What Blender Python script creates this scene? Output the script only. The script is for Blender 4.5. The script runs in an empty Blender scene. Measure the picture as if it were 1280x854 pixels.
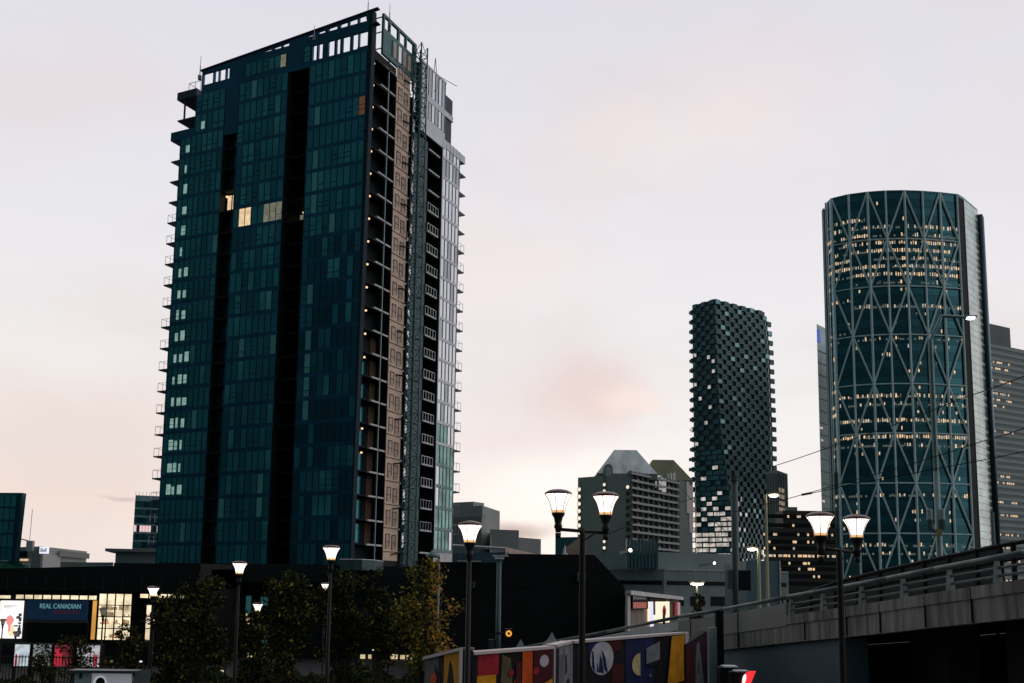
import bpy, math, random
from mathutils import Vector, Matrix
random.seed(7)
scene = bpy.context.scene
col = scene.collection
V = Vector
# ------------------------------------------------------------------ camera
W, H = 1280.0, 854.0
F = 35/36*1280; PITCH = math.radians(7.5); ROLL = 0.0127; EYE = 7.0
fwd = V((0, math.cos(PITCH), math.sin(PITCH))); up0 = V((0, -math.sin(PITCH), math.cos(PITCH))); rt0 = V((1, 0, 0))
rt = rt0*math.cos(ROLL)+up0*math.sin(ROLL); up = up0*math.cos(ROLL)-rt0*math.sin(ROLL)
O = V((0, 0, EYE))
def at(px, py, Y):
    d = fwd+rt*((px-640)/F)+up*((577-py)/F)
    return O+d*(Y/d.y)
def xg(px, Y, py=740): return at(px, py, Y).x
def zt(px, py, Y): return at(px, py, Y).z
def scr(p):
    d = V(p)-O; z = d.dot(fwd); return 640+F*d.dot(rt)/z, 577-F*d.dot(up)/z
cam_d = bpy.data.cameras.new('camera'); cam = bpy.data.objects.new('camera', cam_d); col.objects.link(cam)
cam_d.lens = 35; cam_d.sensor_width = 36; cam_d.shift_y = 150/1280; cam_d.clip_end = 20000; cam_d.clip_start = .1
m = Matrix((rt, up, -fwd)).transposed().to_4x4(); m.translation = O; cam.matrix_world = m
scene.camera = cam
# ------------------------------------------------------------------ materials
MATS = {}
def mat(name, base=(.5, .5, .5), rough=.6, metal=0, emit=None, es=0, var=0, scale=1.0, spec=.5, bump=0, streak=False, var2=None):
    if name in MATS: return MATS[name]
    m = bpy.data.materials.new(name); m.use_nodes = True
    nt = m.node_tree; b = nt.nodes['Principled BSDF']
    b.inputs['Base Color'].default_value = (*base, 1); b.inputs['Roughness'].default_value = rough
    b.inputs['Metallic'].default_value = metal; b.inputs['Specular IOR Level'].default_value = spec
    if emit:
        b.inputs['Emission Color'].default_value = (*emit, 1); b.inputs['Emission Strength'].default_value = es
    if var:
        tc = nt.nodes.new('ShaderNodeTexCoord'); mp = nt.nodes.new('ShaderNodeMapping')
        nz = nt.nodes.new('ShaderNodeTexNoise'); cr = nt.nodes.new('ShaderNodeMapRange'); mx = nt.nodes.new('ShaderNodeMix')
        mx.data_type = 'RGBA'
        mp.inputs['Scale'].default_value = (scale, scale, scale*(.08 if streak else 1))
        nz.inputs['Detail'].default_value = 6; nz.inputs['Scale'].default_value = 1
        cr.inputs['From Min'].default_value = .3; cr.inputs['From Max'].default_value = .7
        nt.links.new(tc.outputs['Object'], mp.inputs[0]); nt.links.new(mp.outputs[0], nz.inputs['Vector'])
        nt.links.new(nz.outputs['Fac'], cr.inputs['Value']); nt.links.new(cr.outputs[0], mx.inputs['Factor'])
        a = [c*(1-var) for c in base]; c2 = var2 or [min(1, c*(1+var)) for c in base]
        mx.inputs['A'].default_value = (*a, 1); mx.inputs['B'].default_value = (*c2, 1)
        nt.links.new(mx.outputs['Result'], b.inputs['Base Color'])
        if emit and es:
            mm = nt.nodes.new('ShaderNodeMapRange'); mm.inputs['To Min'].default_value = es*(1-var); mm.inputs['To Max'].default_value = es*(1+var)
            nt.links.new(cr.outputs[0], mm.inputs['Value']); nt.links.new(mm.outputs[0], b.inputs['Emission Strength'])
        if bump:
            bp = nt.nodes.new('ShaderNodeBump'); bp.inputs['Strength'].default_value = bump; bp.inputs['Distance'].default_value = .05
            nt.links.new(nz.outputs['Fac'], bp.inputs['Height']); nt.links.new(bp.outputs[0], b.inputs['Normal'])
    MATS[name] = m
    return m
def lit(name, c, s, var=0, scale=1.0): return mat(name, (.05, .05, .05), .5, emit=c, es=s, var=var, scale=scale)
black = mat('near_black_paint', (.004, .0055, .006), .7, spec=.25, var=.3, scale=.5)
darkbody = mat('dark_cladding', (.006, .010, .012), .6, spec=.3, var=.3, scale=.3)
glassA = mat('teal_glass_dark', (.03, .17, .22), .12, .85, var=.35, scale=.08)
glassB = mat('teal_glass_mid', (.04, .23, .26), .1, .85, var=.25, scale=.12)
glassC = mat('teal_glass_pale', (.06, .30, .32), .15, .8, var=.3, scale=.4)
glassD = mat('glass_with_blind', (.14, .44, .42), .3, .5, var=.15, scale=.5)
glassN = mat('glass_navy', (.012, .08, .12), .15, .85, var=.3, scale=.1)
spandrel = mat('spandrel_teal', (.012, .085, .15), .25, .7, var=.2, scale=.2)
frameT = mat('window_frame_dark', (.012, .045, .06), .4, .4)
warm = lit('lit_room_warm', (1, .72, .42), .8, .3, 1.5)
warmdim = lit('lit_room_dim', (.5, .5, .36), .28, .3, 1.5)
corner_sky_glow = lit('painted_corner_sky', (.42, .70, .64), .45, .25, 2)  # glow painted on panes in place of sky seen through the corner
orange = lit('curtain_orange', (.5, .2, .09), .16)
bulb = lit('small_bulb', (1, .62, .34), 1.3)
tan = mat('tan_wrap_board', (.78, .57, .42), .7, var=.16, scale=.6)
tanw = mat('tan_window', (.42, .30, .24), .35, .2, var=.2, scale=.7)
brownfr = mat('brown_frame', (.045, .03, .025), .6)
brownwall = mat('brown_wall', (.14, .08, .05), .7, var=.2)
whitem = mat('pale_metal_panel', (.40, .42, .45), .3, .6, var=.1, scale=.4)
whiteg = mat('bright_reflecting_glass', (.62, .63, .66), .06, .9, var=.06, scale=.2)
greenrefl = mat('green_reflecting_glass', (.16, .30, .27), .12, .7, var=.6, scale=.5)
slabedge = mat('pale_slab_edge', (.62, .62, .62), .6, var=.15)
slab = mat('balcony_slab_navy', (.03, .04, .08), .6)
railm = mat('railing_grey', (.3, .32, .35), .4, .5)
railw = mat('railing_white', (.7, .7, .72), .4)
mast = mat('hoist_teal_steel', (.045, .125, .125), .45, .4, var=.3)
conc = mat('concrete', (.31, .30, .265), .85, var=.22, scale=.5, bump=.3)
concst = mat('stained_concrete', (.24, .228, .198), .85, var=.6, scale=4.5, bump=.3, streak=True)
concblue = mat('painted_abutment', (.10, .15, .18), .7, var=.2, scale=.4)
asph = mat('asphalt', (.028, .028, .028), .9, var=.3, scale=.3, bump=.4)
pave = mat('paving', (.10, .10, .10), .85, var=.25, scale=.7)
steelT = mat('teal_grey_steel', (.16, .24, .24), .4, .5, var=.25, scale=.8)
lampblk = mat('lamp_post_black', (.012, .010, .010), .5, .1, spec=.25)
lampmaroon = mat('lamp_cap_plum', (.10, .045, .05), .3, .4)
lampglass = lit('lamp_glass_glow', (1, .84, .74), 2.1, .18, 4)
lampglassw = lit('lamp_glass_amber', (1, .55, .22), .9)
hwy = lit('road_light_glow', (1, .93, .72), 12)
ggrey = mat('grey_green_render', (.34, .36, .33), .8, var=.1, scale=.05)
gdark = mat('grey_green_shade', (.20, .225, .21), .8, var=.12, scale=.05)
# ------------------------------------------------------------------ mesh builder
WL = {}
class MB:
    def __init__(s, *mats): s.v = []; s.f = []; s.m = []; s.mats = list(mats)
    def mi(s, mt):
        if mt is None: return 0
        if mt not in s.mats: s.mats.append(mt)
        return s.mats.index(mt)
    def face(s, pts, mt=None):
        n = len(s.v); s.v += [V(p) for p in pts]; s.f.append(tuple(range(n, n+len(pts)))); s.m.append(s.mi(mt)); return s
    def hexa(s, p, mt=None):   # p: 8 pts, bottom 4 then top 4
        n = len(s.v); s.v += [V(q) for q in p]; k = s.mi(mt)
        for f in ((3, 2, 1, 0), (4, 5, 6, 7), (0, 1, 5, 4), (1, 2, 6, 5), (2, 3, 7, 6), (3, 0, 4, 7)):
            s.f.append(tuple(n+i for i in f)); s.m.append(k)
        return s
    def box(s, a, b, mt=None):
        x0, y0, z0 = a; x1, y1, z1 = b
        return s.hexa([(x0, y0, z0), (x1, y0, z0), (x1, y1, z0), (x0, y1, z0), (x0, y0, z1), (x1, y0, z1), (x1, y1, z1), (x0, y1, z1)], mt)
    def fb(s, fr, u0, u1, z0, z1, d0, d1, mt=None):
        P = lambda u, d, z: fr[0]+fr[1]*u+fr[2]*d+V((0, 0, z))
        return s.hexa([P(u0, d1, z0), P(u1, d1, z0), P(u1, d0, z0), P(u0, d0, z0), P(u0, d1, z1), P(u1, d1, z1), P(u1, d0, z1), P(u0, d0, z1)], mt)
    def fq(s, fr, u0, u1, z0, z1, d, mt=None):
        P = lambda u, z: fr[0]+fr[1]*u+fr[2]*d+V((0, 0, z))
        return s.face([P(u0, z0), P(u1, z0), P(u1, z1), P(u0, z1)], mt)
    def prism(s, plan, z0, z1, mt=None):
        n = len(s.v); k = len(plan); mk = s.mi(mt)
        zz0 = z0 if hasattr(z0, '__len__') else [z0]*k; zz1 = z1 if hasattr(z1, '__len__') else [z1]*k
        s.v += [V((p[0], p[1], z)) for p, z in zip(plan, zz0)]+[V((p[0], p[1], z)) for p, z in zip(plan, zz1)]
        s.f.append(tuple(reversed(range(n, n+k)))); s.f.append(tuple(range(n+k, n+2*k))); s.m += [mk, mk]
        for i in range(k):
            j = (i+1) % k; s.f.append((n+i, n+j, n+k+j, n+k+i)); s.m.append(mk)
        return s
    def tube(s, a, b, r, mt=None, n=8, r2=None):
        a = V(a); b = V(b); d = (b-a).normalized(); r2 = r if r2 is None else r2
        x = d.orthogonal().normalized(); y = d.cross(x); k = len(s.v); mk = s.mi(mt)
        for c, rr in ((a, r), (b, r2)):
            for i in range(n):
                t = 2*math.pi*i/n; s.v.append(c+x*(rr*math.cos(t))+y*(rr*math.sin(t)))
        for i in range(n):
            j = (i+1) % n; s.f.append((k+i, k+j, k+n+j, k+n+i)); s.m.append(mk)
        s.f.append(tuple(reversed(range(k, k+n)))); s.f.append(tuple(range(k+n, k+2*n))); s.m += [mk, mk]
        return s
    def path(s, pts, r, mt=None, n=8):
        for a, b in zip(pts[:-1], pts[1:]): s.tube(a, b, r, mt, n)
        return s
    def lathe(s, c, prof, mt=None, n=16):
        c = V(c); k = len(s.v); mk = s.mi(mt)
        for r, z in prof:
            for i in range(n):
                t = 2*math.pi*i/n; s.v.append(c+V((r*math.cos(t), r*math.sin(t), z)))
        for q in range(len(prof)-1):
            for i in range(n):
                j = (i+1) % n; s.f.append((k+q*n+i, k+q*n+j, k+(q+1)*n+j, k+(q+1)*n+i)); s.m.append(mk)
        s.f.append(tuple(reversed(range(k, k+n)))); s.m.append(mk)
        e = k+(len(prof)-1)*n; s.f.append(tuple(range(e, e+n))); s.m.append(mk)
        return s
    def mesh(s, name, off=V((0, 0, 0))):
        me = bpy.data.meshes.new(name); me.from_pydata([tuple(v-off) for v in s.v], [], s.f)
        for mt in s.mats: me.materials.append(mt)
        me.polygons.foreach_set('material_index', s.m); me.update(); return me
    def build(s, name, parent=None, loc=None, smooth=False):
        if parent is not None: off = WL[parent.name]
        else: off = V(loc) if loc is not None else V((sum(v.x for v in s.v)/len(s.v), sum(v.y for v in s.v)/len(s.v), min(v.z for v in s.v)))
        me = s.mesh(name, off)
        if smooth: me.shade_smooth()
        o = bpy.data.objects.new(name, me); col.objects.link(o)
        if parent is not None: o.parent = parent
        else: o.location = off
        WL[o.name] = V(off); return o
def tag(o, label=None, cat=None, group=None, kind=None):
    if label: o['label'] = label
    if cat: o['category'] = cat
    if group: o['group'] = group
    if kind: o['kind'] = kind
    return o
def empty(name, loc, label, cat, group=None):
    o = bpy.data.objects.new(name, None); col.objects.link(o); o.location = loc; o.empty_display_size = .5; WL[o.name] = V(loc)
    return tag(o, label, cat, group)
def text(s, name, parent, origin, ux, size, mt, n, sx=1.0):
    c = bpy.data.curves.new(name+'_c', 'FONT'); c.body = s; c.size = size; c.extrude = size*.06; c.align_x = 'CENTER'
    t = bpy.data.objects.new(name+'_t', c); col.objects.link(t)
    dg = bpy.context.evaluated_depsgraph_get(); me = bpy.data.meshes.new_from_object(t.evaluated_get(dg)); bpy.data.objects.remove(t)
    off = WL[parent.name]
    uz = V((0, 0, 1))
    for v in me.vertices:
        p = V(v.co); v.co = V(origin)+V(ux)*(p.x*sx)+uz*p.y+V(n)*p.z-off
    me.materials.clear(); me.materials.append(mt)
    o = bpy.data.objects.new(name, me); col.objects.link(o); o.parent = parent; WL[o.name] = off
    return o
def fr2(a, b):            # facade frame from ground point a to b (left to right seen from camera side)
    a = V((a[0], a[1], 0)); b = V((b[0], b[1], 0)); u = (b-a).normalized(); return (a, u, V((u.y, -u.x, 0))), (b-a).length
# ------------------------------------------------------------------ world
world = bpy.data.worlds.new('World'); scene.world = world; world.use_nodes = True
nt = world.node_tree; N = nt.nodes.new; L = nt.links.new
bg = nt.nodes['Background']
sky = N('ShaderNodeTexSky'); sky.sky_type = 'NISHITA'; sky.sun_disc = False
sky.sun_elevation = math.radians(2.0); sky.sun_rotation = math.radians(4.0)
tc = N('ShaderNodeTexCoord'); sep = N('ShaderNodeSeparateXYZ'); L(tc.outputs['Generated'], sep.inputs[0])
def mr(v, a, b, c, d, smooth=True):
    n = N('ShaderNodeMapRange'); n.interpolation_type = 'SMOOTHSTEP' if smooth else 'LINEAR'
    L(v, n.inputs['Value']); n.inputs['From Min'].default_value = a; n.inputs['From Max'].default_value = b
    n.inputs['To Min'].default_value = c; n.inputs['To Max'].default_value = d; return n.outputs[0]
def mix(f, a, b, t='MIX'):
    n = N('ShaderNodeMix'); n.data_type = 'RGBA'; n.blend_type = t
    for s, v in (('Factor', f), ('A', a), ('B', b)):
        if hasattr(v, 'links'): L(v, n.inputs[s])
        else: n.inputs[s].default_value = v if s == 'Factor' else (*v, 1)
    return n.outputs['Result']
elev = mr(sep.outputs['Z'], 0, .55, 0, 1, False)
base = mix(elev, (10.0, 9.75, 9.5), (7.7, 7.6, 8.4))
lft = mr(sep.outputs['X'], -.5, .15, 1, 0)
low = mr(sep.outputs['Z'], .0, .35, 1, 0)
mm = N('ShaderNodeMath'); mm.operation = 'MULTIPLY'; L(lft, mm.inputs[0]); L(low, mm.inputs[1])
base = mix(mm.outputs[0], base, (9.3, 8.2, 7.6))
mp = N('ShaderNodeMapping'); mp.inputs['Scale'].default_value = (2.2, 2.2, 5.5); L(tc.outputs['Generated'], mp.inputs[0])
nz = N('ShaderNodeTexNoise'); nz.inputs['Scale'].default_value = 1.6; nz.inputs['Detail'].default_value = 5; nz.inputs['Roughness'].default_value = .5; L(mp.outputs[0], nz.inputs['Vector'])
cl = mr(nz.outputs['Fac'], .43, .7, 0, .5)
base = mix(cl, base, (8.3, 7.3, 7.3))
def patch(base, px, py, rx, rz, colr, amt, nscale):
    d = (at(px, py, 100)-O).normalized()
    vs = N('ShaderNodeVectorMath'); vs.operation = 'SUBTRACT'; L(tc.outputs['Generated'], vs.inputs[0]); vs.inputs[1].default_value = d
    nz2 = N('ShaderNodeTexNoise'); nz2.inputs['Scale'].default_value = nscale; nz2.inputs['Detail'].default_value = 4; L(tc.outputs['Generated'], nz2.inputs['Vector'])
    va = N('ShaderNodeVectorMath'); va.operation = 'MULTIPLY_ADD'; L(nz2.outputs['Color'], va.inputs[0]); va.inputs[1].default_value = (rx*.8,)*3; L(vs.outputs[0], va.inputs[2])
    vb = N('ShaderNodeVectorMath'); vb.operation = 'SUBTRACT'; L(va.outputs[0], vb.inputs[0]); vb.inputs[1].default_value = (rx*.4,)*3
    vm = N('ShaderNodeVectorMath'); vm.operation = 'MULTIPLY'; L(vb.outputs[0], vm.inputs[0]); vm.inputs[1].default_value = (1/rx, .2, 1/rz)
    ln = N('ShaderNodeVectorMath'); ln.operation = 'LENGTH'; L(vm.outputs[0], ln.inputs[0])
    return mix(mr(ln.outputs['Value'], .15, 1.1, amt, 0), base, colr)
base = patch(base, 735, 492, .075, .045, (8.6, 6.5, 6.3), .95, 12)
base = patch(base, 700, 470, .15, .09, (8.1, 7.4, 7.4), .5, 12)
base = patch(base, 645, 662, .05, .014, (4.0, 3.7, 3.75), .9, 14)
base = patch(base, 790, 500, .05, .02, (10.2, 8.6, 7.9), .6, 12)
base = patch(base, 60, 625, .2, .03, (9.8, 7.9, 7.0), .6, 9)
base = patch(base, 690, 620, .12, .06, (10.6, 10.3, 10.0), .6, 6)
base = patch(base, 155, 622, .022, .003, (6.0, 5.4, 5.4), .8, 14)
base = patch(base, 940, 110, .12, .05, (9.2, 8.0, 8.0), .5, 10)
base = patch(base, 840, 190, .2, .06, (9.6, 8.3, 8.1), .5, 9)
base = patch(base, 620, 330, .2, .07, (9.8, 8.5, 8.4), .45, 9)
base = patch(base, 120, 560, .2, .09, (8.0, 6.5, 6.1), .45, 6)
dotn = N('ShaderNodeVectorMath'); dotn.operation = 'DOT_PRODUCT'; L(tc.outputs['Generated'], dotn.inputs[0]); dotn.inputs[1].default_value = (.75, 1, 0)
front = mr(dotn.outputs['Value'], -.82, .42, 0, 1)
mxs = N('ShaderNodeMix'); mxs.data_type = 'RGBA'; mxs.inputs['Factor'].default_value = .05
L(base, mxs.inputs['A']); L(sky.outputs[0], mxs.inputs['B'])
back = mix(mr(sep.outputs['Z'], -.02, .5, 0, 1), (.34, .62, .70), (.72, 1.15, 1.3))
final = mix(front, back, mxs.outputs['Result'])
L(final, bg.inputs['Color']); bg.inputs['Strength'].default_value = .1
sun_d = bpy.data.lights.new('sun', 'SUN'); sun_d.energy = .25; sun_d.angle = math.radians(12); sun_d.color = (1, .85, .75)
sun = bpy.data.objects.new('sun', sun_d); col.objects.link(sun); sun.location = (0, 0, 200)
sdir = V((math.sin(math.radians(4))*math.cos(math.radians(2)), math.cos(math.radians(4)), math.sin(math.radians(2))))
sun.rotation_euler = sdir.to_track_quat('Z', 'Y').to_euler()
# ------------------------------------------------------------------ ground
tag(MB(asph).face([(-9000, -3000, 0), (9000, -3000, 0), (9000, 12000, 0), (-9000, 12000, 0)]).build('ground', loc=(0, 0, 0)), kind='structure')
tag(MB(pave).prism([(-22, -15), (24, -15), (17, 23), (9, 38), (-10, 40), (-26, 36)], -.5, 3.0).build('terrace'), kind='structure')
tag(MB(pave).box((-90, 62, 0.004), (40, 70, .14)).build('pavement'), kind='structure')
# ------------------------------------------------------------------ RESIDENTIAL TOWER
ang = math.atan2(-.4286, .9035)
TX = V((math.cos(ang), math.sin(ang), 0)); TY = V((-math.sin(ang), math.cos(ang), 0))
C0 = at(448, 430, 125); C0.z = 0
FL = (C0, TX, -TY); FR = (C0, TY, TX)
tw = empty('residential_tower', C0, 'tall dark teal glass residential tower with stepped roof screen and balconies, largest building in view', 'apartment tower')
def LP(u, d): p = C0+TX*u+TY*d; return (p.x, p.y)      # u along left facade, d depth into building
S0, SH = 12.9, 3.135
# bodies with recesses
plan = [(-32.5, 0), (-24.3, 0), (-24.3, 1.2), (-21.9, 1.2), (-21.9, 0), (-13.1, 0), (-13.1, 4), (-9.6, 4), (-9.6, 0), (0, 0), (0, .25), (-2.0, .25), (-2.0, 7.1), (0, 7.1), (0, 10.7), (-1.2, 10.7), (-1.2, 12.0), (-2.5, 12.0), (-2.5, 20.4), (0, 20.4), (0, 26), (-32.5, 26)]
MB(darkbody).prism([LP(*p) for p in plan], 8, 73.6).build('tower_core', tw)
plan2 = [(-29.9, 0), (-13.1, 0), (-13.1, 4), (-9.6, 4), (-9.6, 0), (0, 0), (0, .25), (-2.0, .25), (-2.0, 7.1), (0, 7.1), (0, 10.7), (-1.2, 10.7), (-1.2, 13.7), (0, 13.7), (0, 21), (-3, 21), (-3, 23.4), (-29.9, 23.4)]
MB(darkbody).prism([LP(*p) for p in plan2], 73.6, 78.6).build('upper_core', tw)
MB(darkbody).prism([LP(*p) for p in [(-29.9, .6), (-3, .6), (-3, 22), (-29.9, 22)]], 78.6, 78.9).build('roof', tw)
def ribbon(parent, fr, u0, u1, z0, z1, n, pick, d=.03, name='window', fmat=frameT, mw=.07, sash=True):
    mb = MB(fmat); w = (u1-u0)/n
    for i in range(n):
        a = u0+i*w; mt = pick(i)
        if mt is corner_sky_glow:
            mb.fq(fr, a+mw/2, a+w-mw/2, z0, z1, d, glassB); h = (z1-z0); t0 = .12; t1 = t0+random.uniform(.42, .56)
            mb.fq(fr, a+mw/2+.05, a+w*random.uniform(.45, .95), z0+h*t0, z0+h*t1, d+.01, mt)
        else: mb.fq(fr, a+mw/2, a+w-mw/2, z0, z1, d, mt)
        mb.fb(fr, a-mw/2, a+mw/2, z0, z1, d-.02, d+.07)
        if sash and random.random() < .3:
            mb.fb(fr, a+mw/2, a+w-mw/2, z0+.75, z0+.81, d-.01, d+.05)
            if random.random() < .5: mb.fb(fr, a+mw/2, a+w-mw/2, z0+1.4, z0+1.45, d-.01, d+.05)
    mb.fb(fr, u1-mw/2, u1+mw/2, z0, z1, d-.02, d+.07)
    return mb.build(name, parent)
def tealpick(i):
    r = random.random()
    return glassA if r < .45 else glassB if r < .88 else glassC if r < .975 else glassD
def dark_refl_pick(i):
    r = random.random()
    return glassN if r < .5 else glassA if r < .85 else glassB if r < .96 else glassC if r < .985 else glassD
sp = MB(spandrel)
nf = 21
for k in range(-1, nf):
    zf = S0+SH*k
    secs = [(-32.4, -24.35, 8, 'a'), (-21.8, -13.2, 8, 'b'), (-9.5, -.15, 9, 'c')]
    for (u0, u1, n, s) in secs:
        if s == 'a' and zf > 72: u0 = -29.8; n = 5
        lo = zf+.45
        if s == 'a':
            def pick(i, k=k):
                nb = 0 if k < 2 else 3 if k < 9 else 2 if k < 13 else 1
                if 1 <= i <= nb and k < 20: return corner_sky_glow
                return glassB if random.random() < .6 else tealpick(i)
        elif s == 'b':
            def pick(i, k=k):
                if k == 14: return warm if i in (1, 2) else warmdim if i in (5, 6, 7) else glassB
                return tealpick(i)
        else:
            def pick(i, k=k):
                if k == 18 and i == 8: return orange
                if i in (1,) and k in (5, 6, 7, 8, 10, 14, 15, 16, 18): return glassD
                if i in (4, 5) and k in (1, 2, 11): return glassC
                return dark_refl_pick(i) if k < 13 else tealpick(i)  # lower panes darker: reflection of dark surroundings put into the glass colour
        ww = ribbon(tw, FL, u0, u1, lo, zf+SH-.12, n, pick)
        if s == 'b' and k == 14: ww['label'] = 'window band with lit warm panes'
    # the short glowing corner patches imitate sky showing through the glass
# spandrel cladding panels: three tall sheets behind the ribbons
for (u0, u1, z1) in ((-32.5, -24.3, 73.5), (-21.9, -13.1, 78.5), (-9.6, 0, 78.5)):
    MB(spandrel).fb(FL, u0+.01, u1-.01, 10.2, z1, .004, .02).build('spandrel_cladding', tw)
MB(spandrel).fb(FL, -29.9, -21.9, 73.62, 78.5, .004, .02).build('spandrel_cladding', tw)
MB(spandrel).fb(FL, -24.3, -21.9, 71.4, 73.6, -.2, .018).build('spandrel_cladding', tw)
# recess 1 : dark window stack, one lit
for k in range(19):
    zf = S0+SH*k
    f = (FL[0], FL[1], FL[2])
    litk = (k == 15)
    mb = MB(black)
    mb.fb(FL, -24.28, -21.92, zf-.15, zf+.15, -1.15, -.1)
    mb.fq(FL, -24.0, -23.3, zf+.3, zf+2.8, -1.17, warm if litk else glassA)
    mb.fq(FL, -23.1, -22.1, zf+.3, zf+2.8, -1.17, warm if litk else (glassN if k % 3 else glassA))
    if litk: mb.fb(FL, -23.95, -23.7, zf+2.4, zf+2.65, -.9, -.7, bulb)
    o = mb.build('recess_window', tw)
    if litk: o['label'] = 'recess window with warm light on'
# black recess balconies
for k in range(21):
    zf = S0+SH*k
    mb = MB(black); mb.fb(FL, -13.08, -9.62, zf-.12, zf+.12, -3.95, -.6)
    if k == 14:
        mb.fb(FL, -11.3, -11.1, zf+1.7, zf+1.9, -2.2, -2.0, bulb); mb.fq(FL, -12.9, -11.5, zf+.6, zf+2.2, -3.5, warmdim)
    mb.build('inner_balcony', tw)
# fin at the corner, leaning outward
P = lambda u, d, z: C0+TX*u+TY*d+V((0, 0, z))
MB(mat('fin_navy', (.008, .03, .045), .7, .0, spec=.2)).hexa([P(-.15, -.25, 10), P(.05, -.25, 10), P(.05, .6, 10), P(-.15, .6, 10), P(.1, -.25, 84.0), P(.75, -.25, 84.2), P(.75, .6, 84.2), P(.1, .6, 84.0)]).build('corner_fin', tw)
# roof screen with see-through openings
def perf(fr, u0, u1, z0, z1, ops, d0, d1, mt, top=None):
    us = sorted({u0, u1, *[o[0] for o in ops], *[o[1] for o in ops]}); zs = sorted({z0, z1, *[o[2] for o in ops], *[o[3] for o in ops]})
    mb = MB(mt)
    for a, b in zip(us[:-1], us[1:]):
        for c, d in zip(zs[:-1], zs[1:]):
            cu, cz = (a+b)/2, (c+d)/2
            if any(o[0] < cu < o[1] and o[2] < cz < o[3] for o in ops): continue
            if top and d == z1:
                q = lambda u, dd, z: fr[0]+fr[1]*u+fr[2]*dd+V((0, 0, z))
                mb.hexa([q(a, d1, c), q(b, d1, c), q(b, d0, c), q(a, d0, c), q(a, d1, top(a)), q(b, d1, top(b)), q(b, d0, top(b)), q(a, d0, top(a))])
            else: mb.fb(fr, a, b, c, d, d0, d1)
    return mb
ops = [(-9.16, -8.5), (-8.2, -7.5), (-6.55, -5.55), (-5.2, -4.6), (-4.2, -3.0), (-2.6, -1.7), (-1.5, -.15)]
ops = [(a, b, 79.35, 81.6) for a, b in ops]+[(-28.7, -26.9, 80.0, 81.75), (-26.6, -25.9, 80, 81.75), (-25.7, -24.6, 80, 81.75), (-24.35, -23.85, 80, 81.75)]
perf(FL, -29.0, .1, 78.5, 82.3, ops, -.3, .02, spandrel).build('roof_screen', tw)
roofz = lambda u: 82.16+(u+29)*(84.15-82.16)/29.5+.15
mb = MB(spandrel); q = lambda u, dd, z: C0+TX*u-TY*dd+V((0, 0, z))
def slant(a, b, zlo, zhi, mt=None):
    mb.hexa([q(a, .02, zlo(a)), q(b, .02, zlo(b)), q(b, -.3, zlo(b)), q(a, -.3, zlo(a)), q(a, .02, zhi(a)), q(b, .02, zhi(b)), q(b, -.3, zhi(b)), q(a, -.3, zhi(a))], mt)
gaps = [(-19.6, -17.9), (-17.6, -16.4), (-15.9, -14.7), (-14.4, -13.3), (-10.2, -9.2), (-8.3, -7.2), (-6.6, -5.2), (-4.7, -3.5), (-3.2, -1.9), (-1.6, -.4)]
prev = -29.0
for a, b in gaps:
    slant(prev, a, lambda u: 82.301, roofz); prev = b
    zb = 82.55 if a < -12 else 83.05
    slant(a, b, lambda u: 82.301, lambda u, zb=zb: min(zb, roofz(u)-.4)); slant(a, b, lambda u: max(zb, roofz(u)-.28), roofz)
slant(prev, .1, lambda u: 82.301, roofz)
mb.build('roof_parapet', tw)
mb = MB(slab); q8 = [q(-29.3, .2, roofz(-29.3)), q(1.4, .2, roofz(1.4)), q(1.4, -.4, roofz(1.4)), q(-29.3, -.4, roofz(-29.3))]
mb.hexa([*q8, *[p+V((0, 0, .16)) for p in q8]]).build('roof_coping', tw)
mb = MB(slab); q8 = [q(.1, .3, 82.2), q(1.5, .3, 82.2), q(1.5, -.5, 82.2), q(.1, -.5, 82.2)]; mb.hexa([*q8, *[p+V((0, 0, .16)) for p in q8]]).build('ledge', tw)
ribbon(tw, FL, -20.9, -13.6, 79.6, 81.4, 7, lambda i: warmdim if i == 6 else glassC if i > 3 else glassB, d=.05, name='penthouse_window')
ribbon(tw, FL, -10.6, -9.5, 79.4, 81.6, 1, lambda i: glassC, d=.05, name='penthouse_window')
# top-left canopy / ledges
MB(slab).fb(FL, -33.6, -29.9, 78.7, 79.85, -4.0, .03).build('canopy', tw)
mb = MB(slab); mb.fb(FL, -32.4, -32.2, 75.5, 78.69, -3.8, -3.6); mb.fb(FL, -32.3, -32.1, 75.5, 78.69, -.3, -.1); mb.fb(FL, -33.3, -30.0, 75.3, 75.5, -3.8, 0); mb.build('roof_balcony', tw)
MB(spandrel).fb(FL, -34.4, -29.9, 72.45, 73.75, -3.6, .03).build('canopy', tw)
mb = MB(railm); 
for u in (-32.4, -31.2, -30.1): mb.fb(FL, u, u+.06, 79.86, 81.5, -1, -.94)
mb.fb(FL, -32.4, -30.0, 81.5, 81.56, -1, -.94); mb.fb(FL, -32.4, -32.34, 81.5, 81.56, -3.9, -1)
mb.build('roof_railing', tw)
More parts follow.
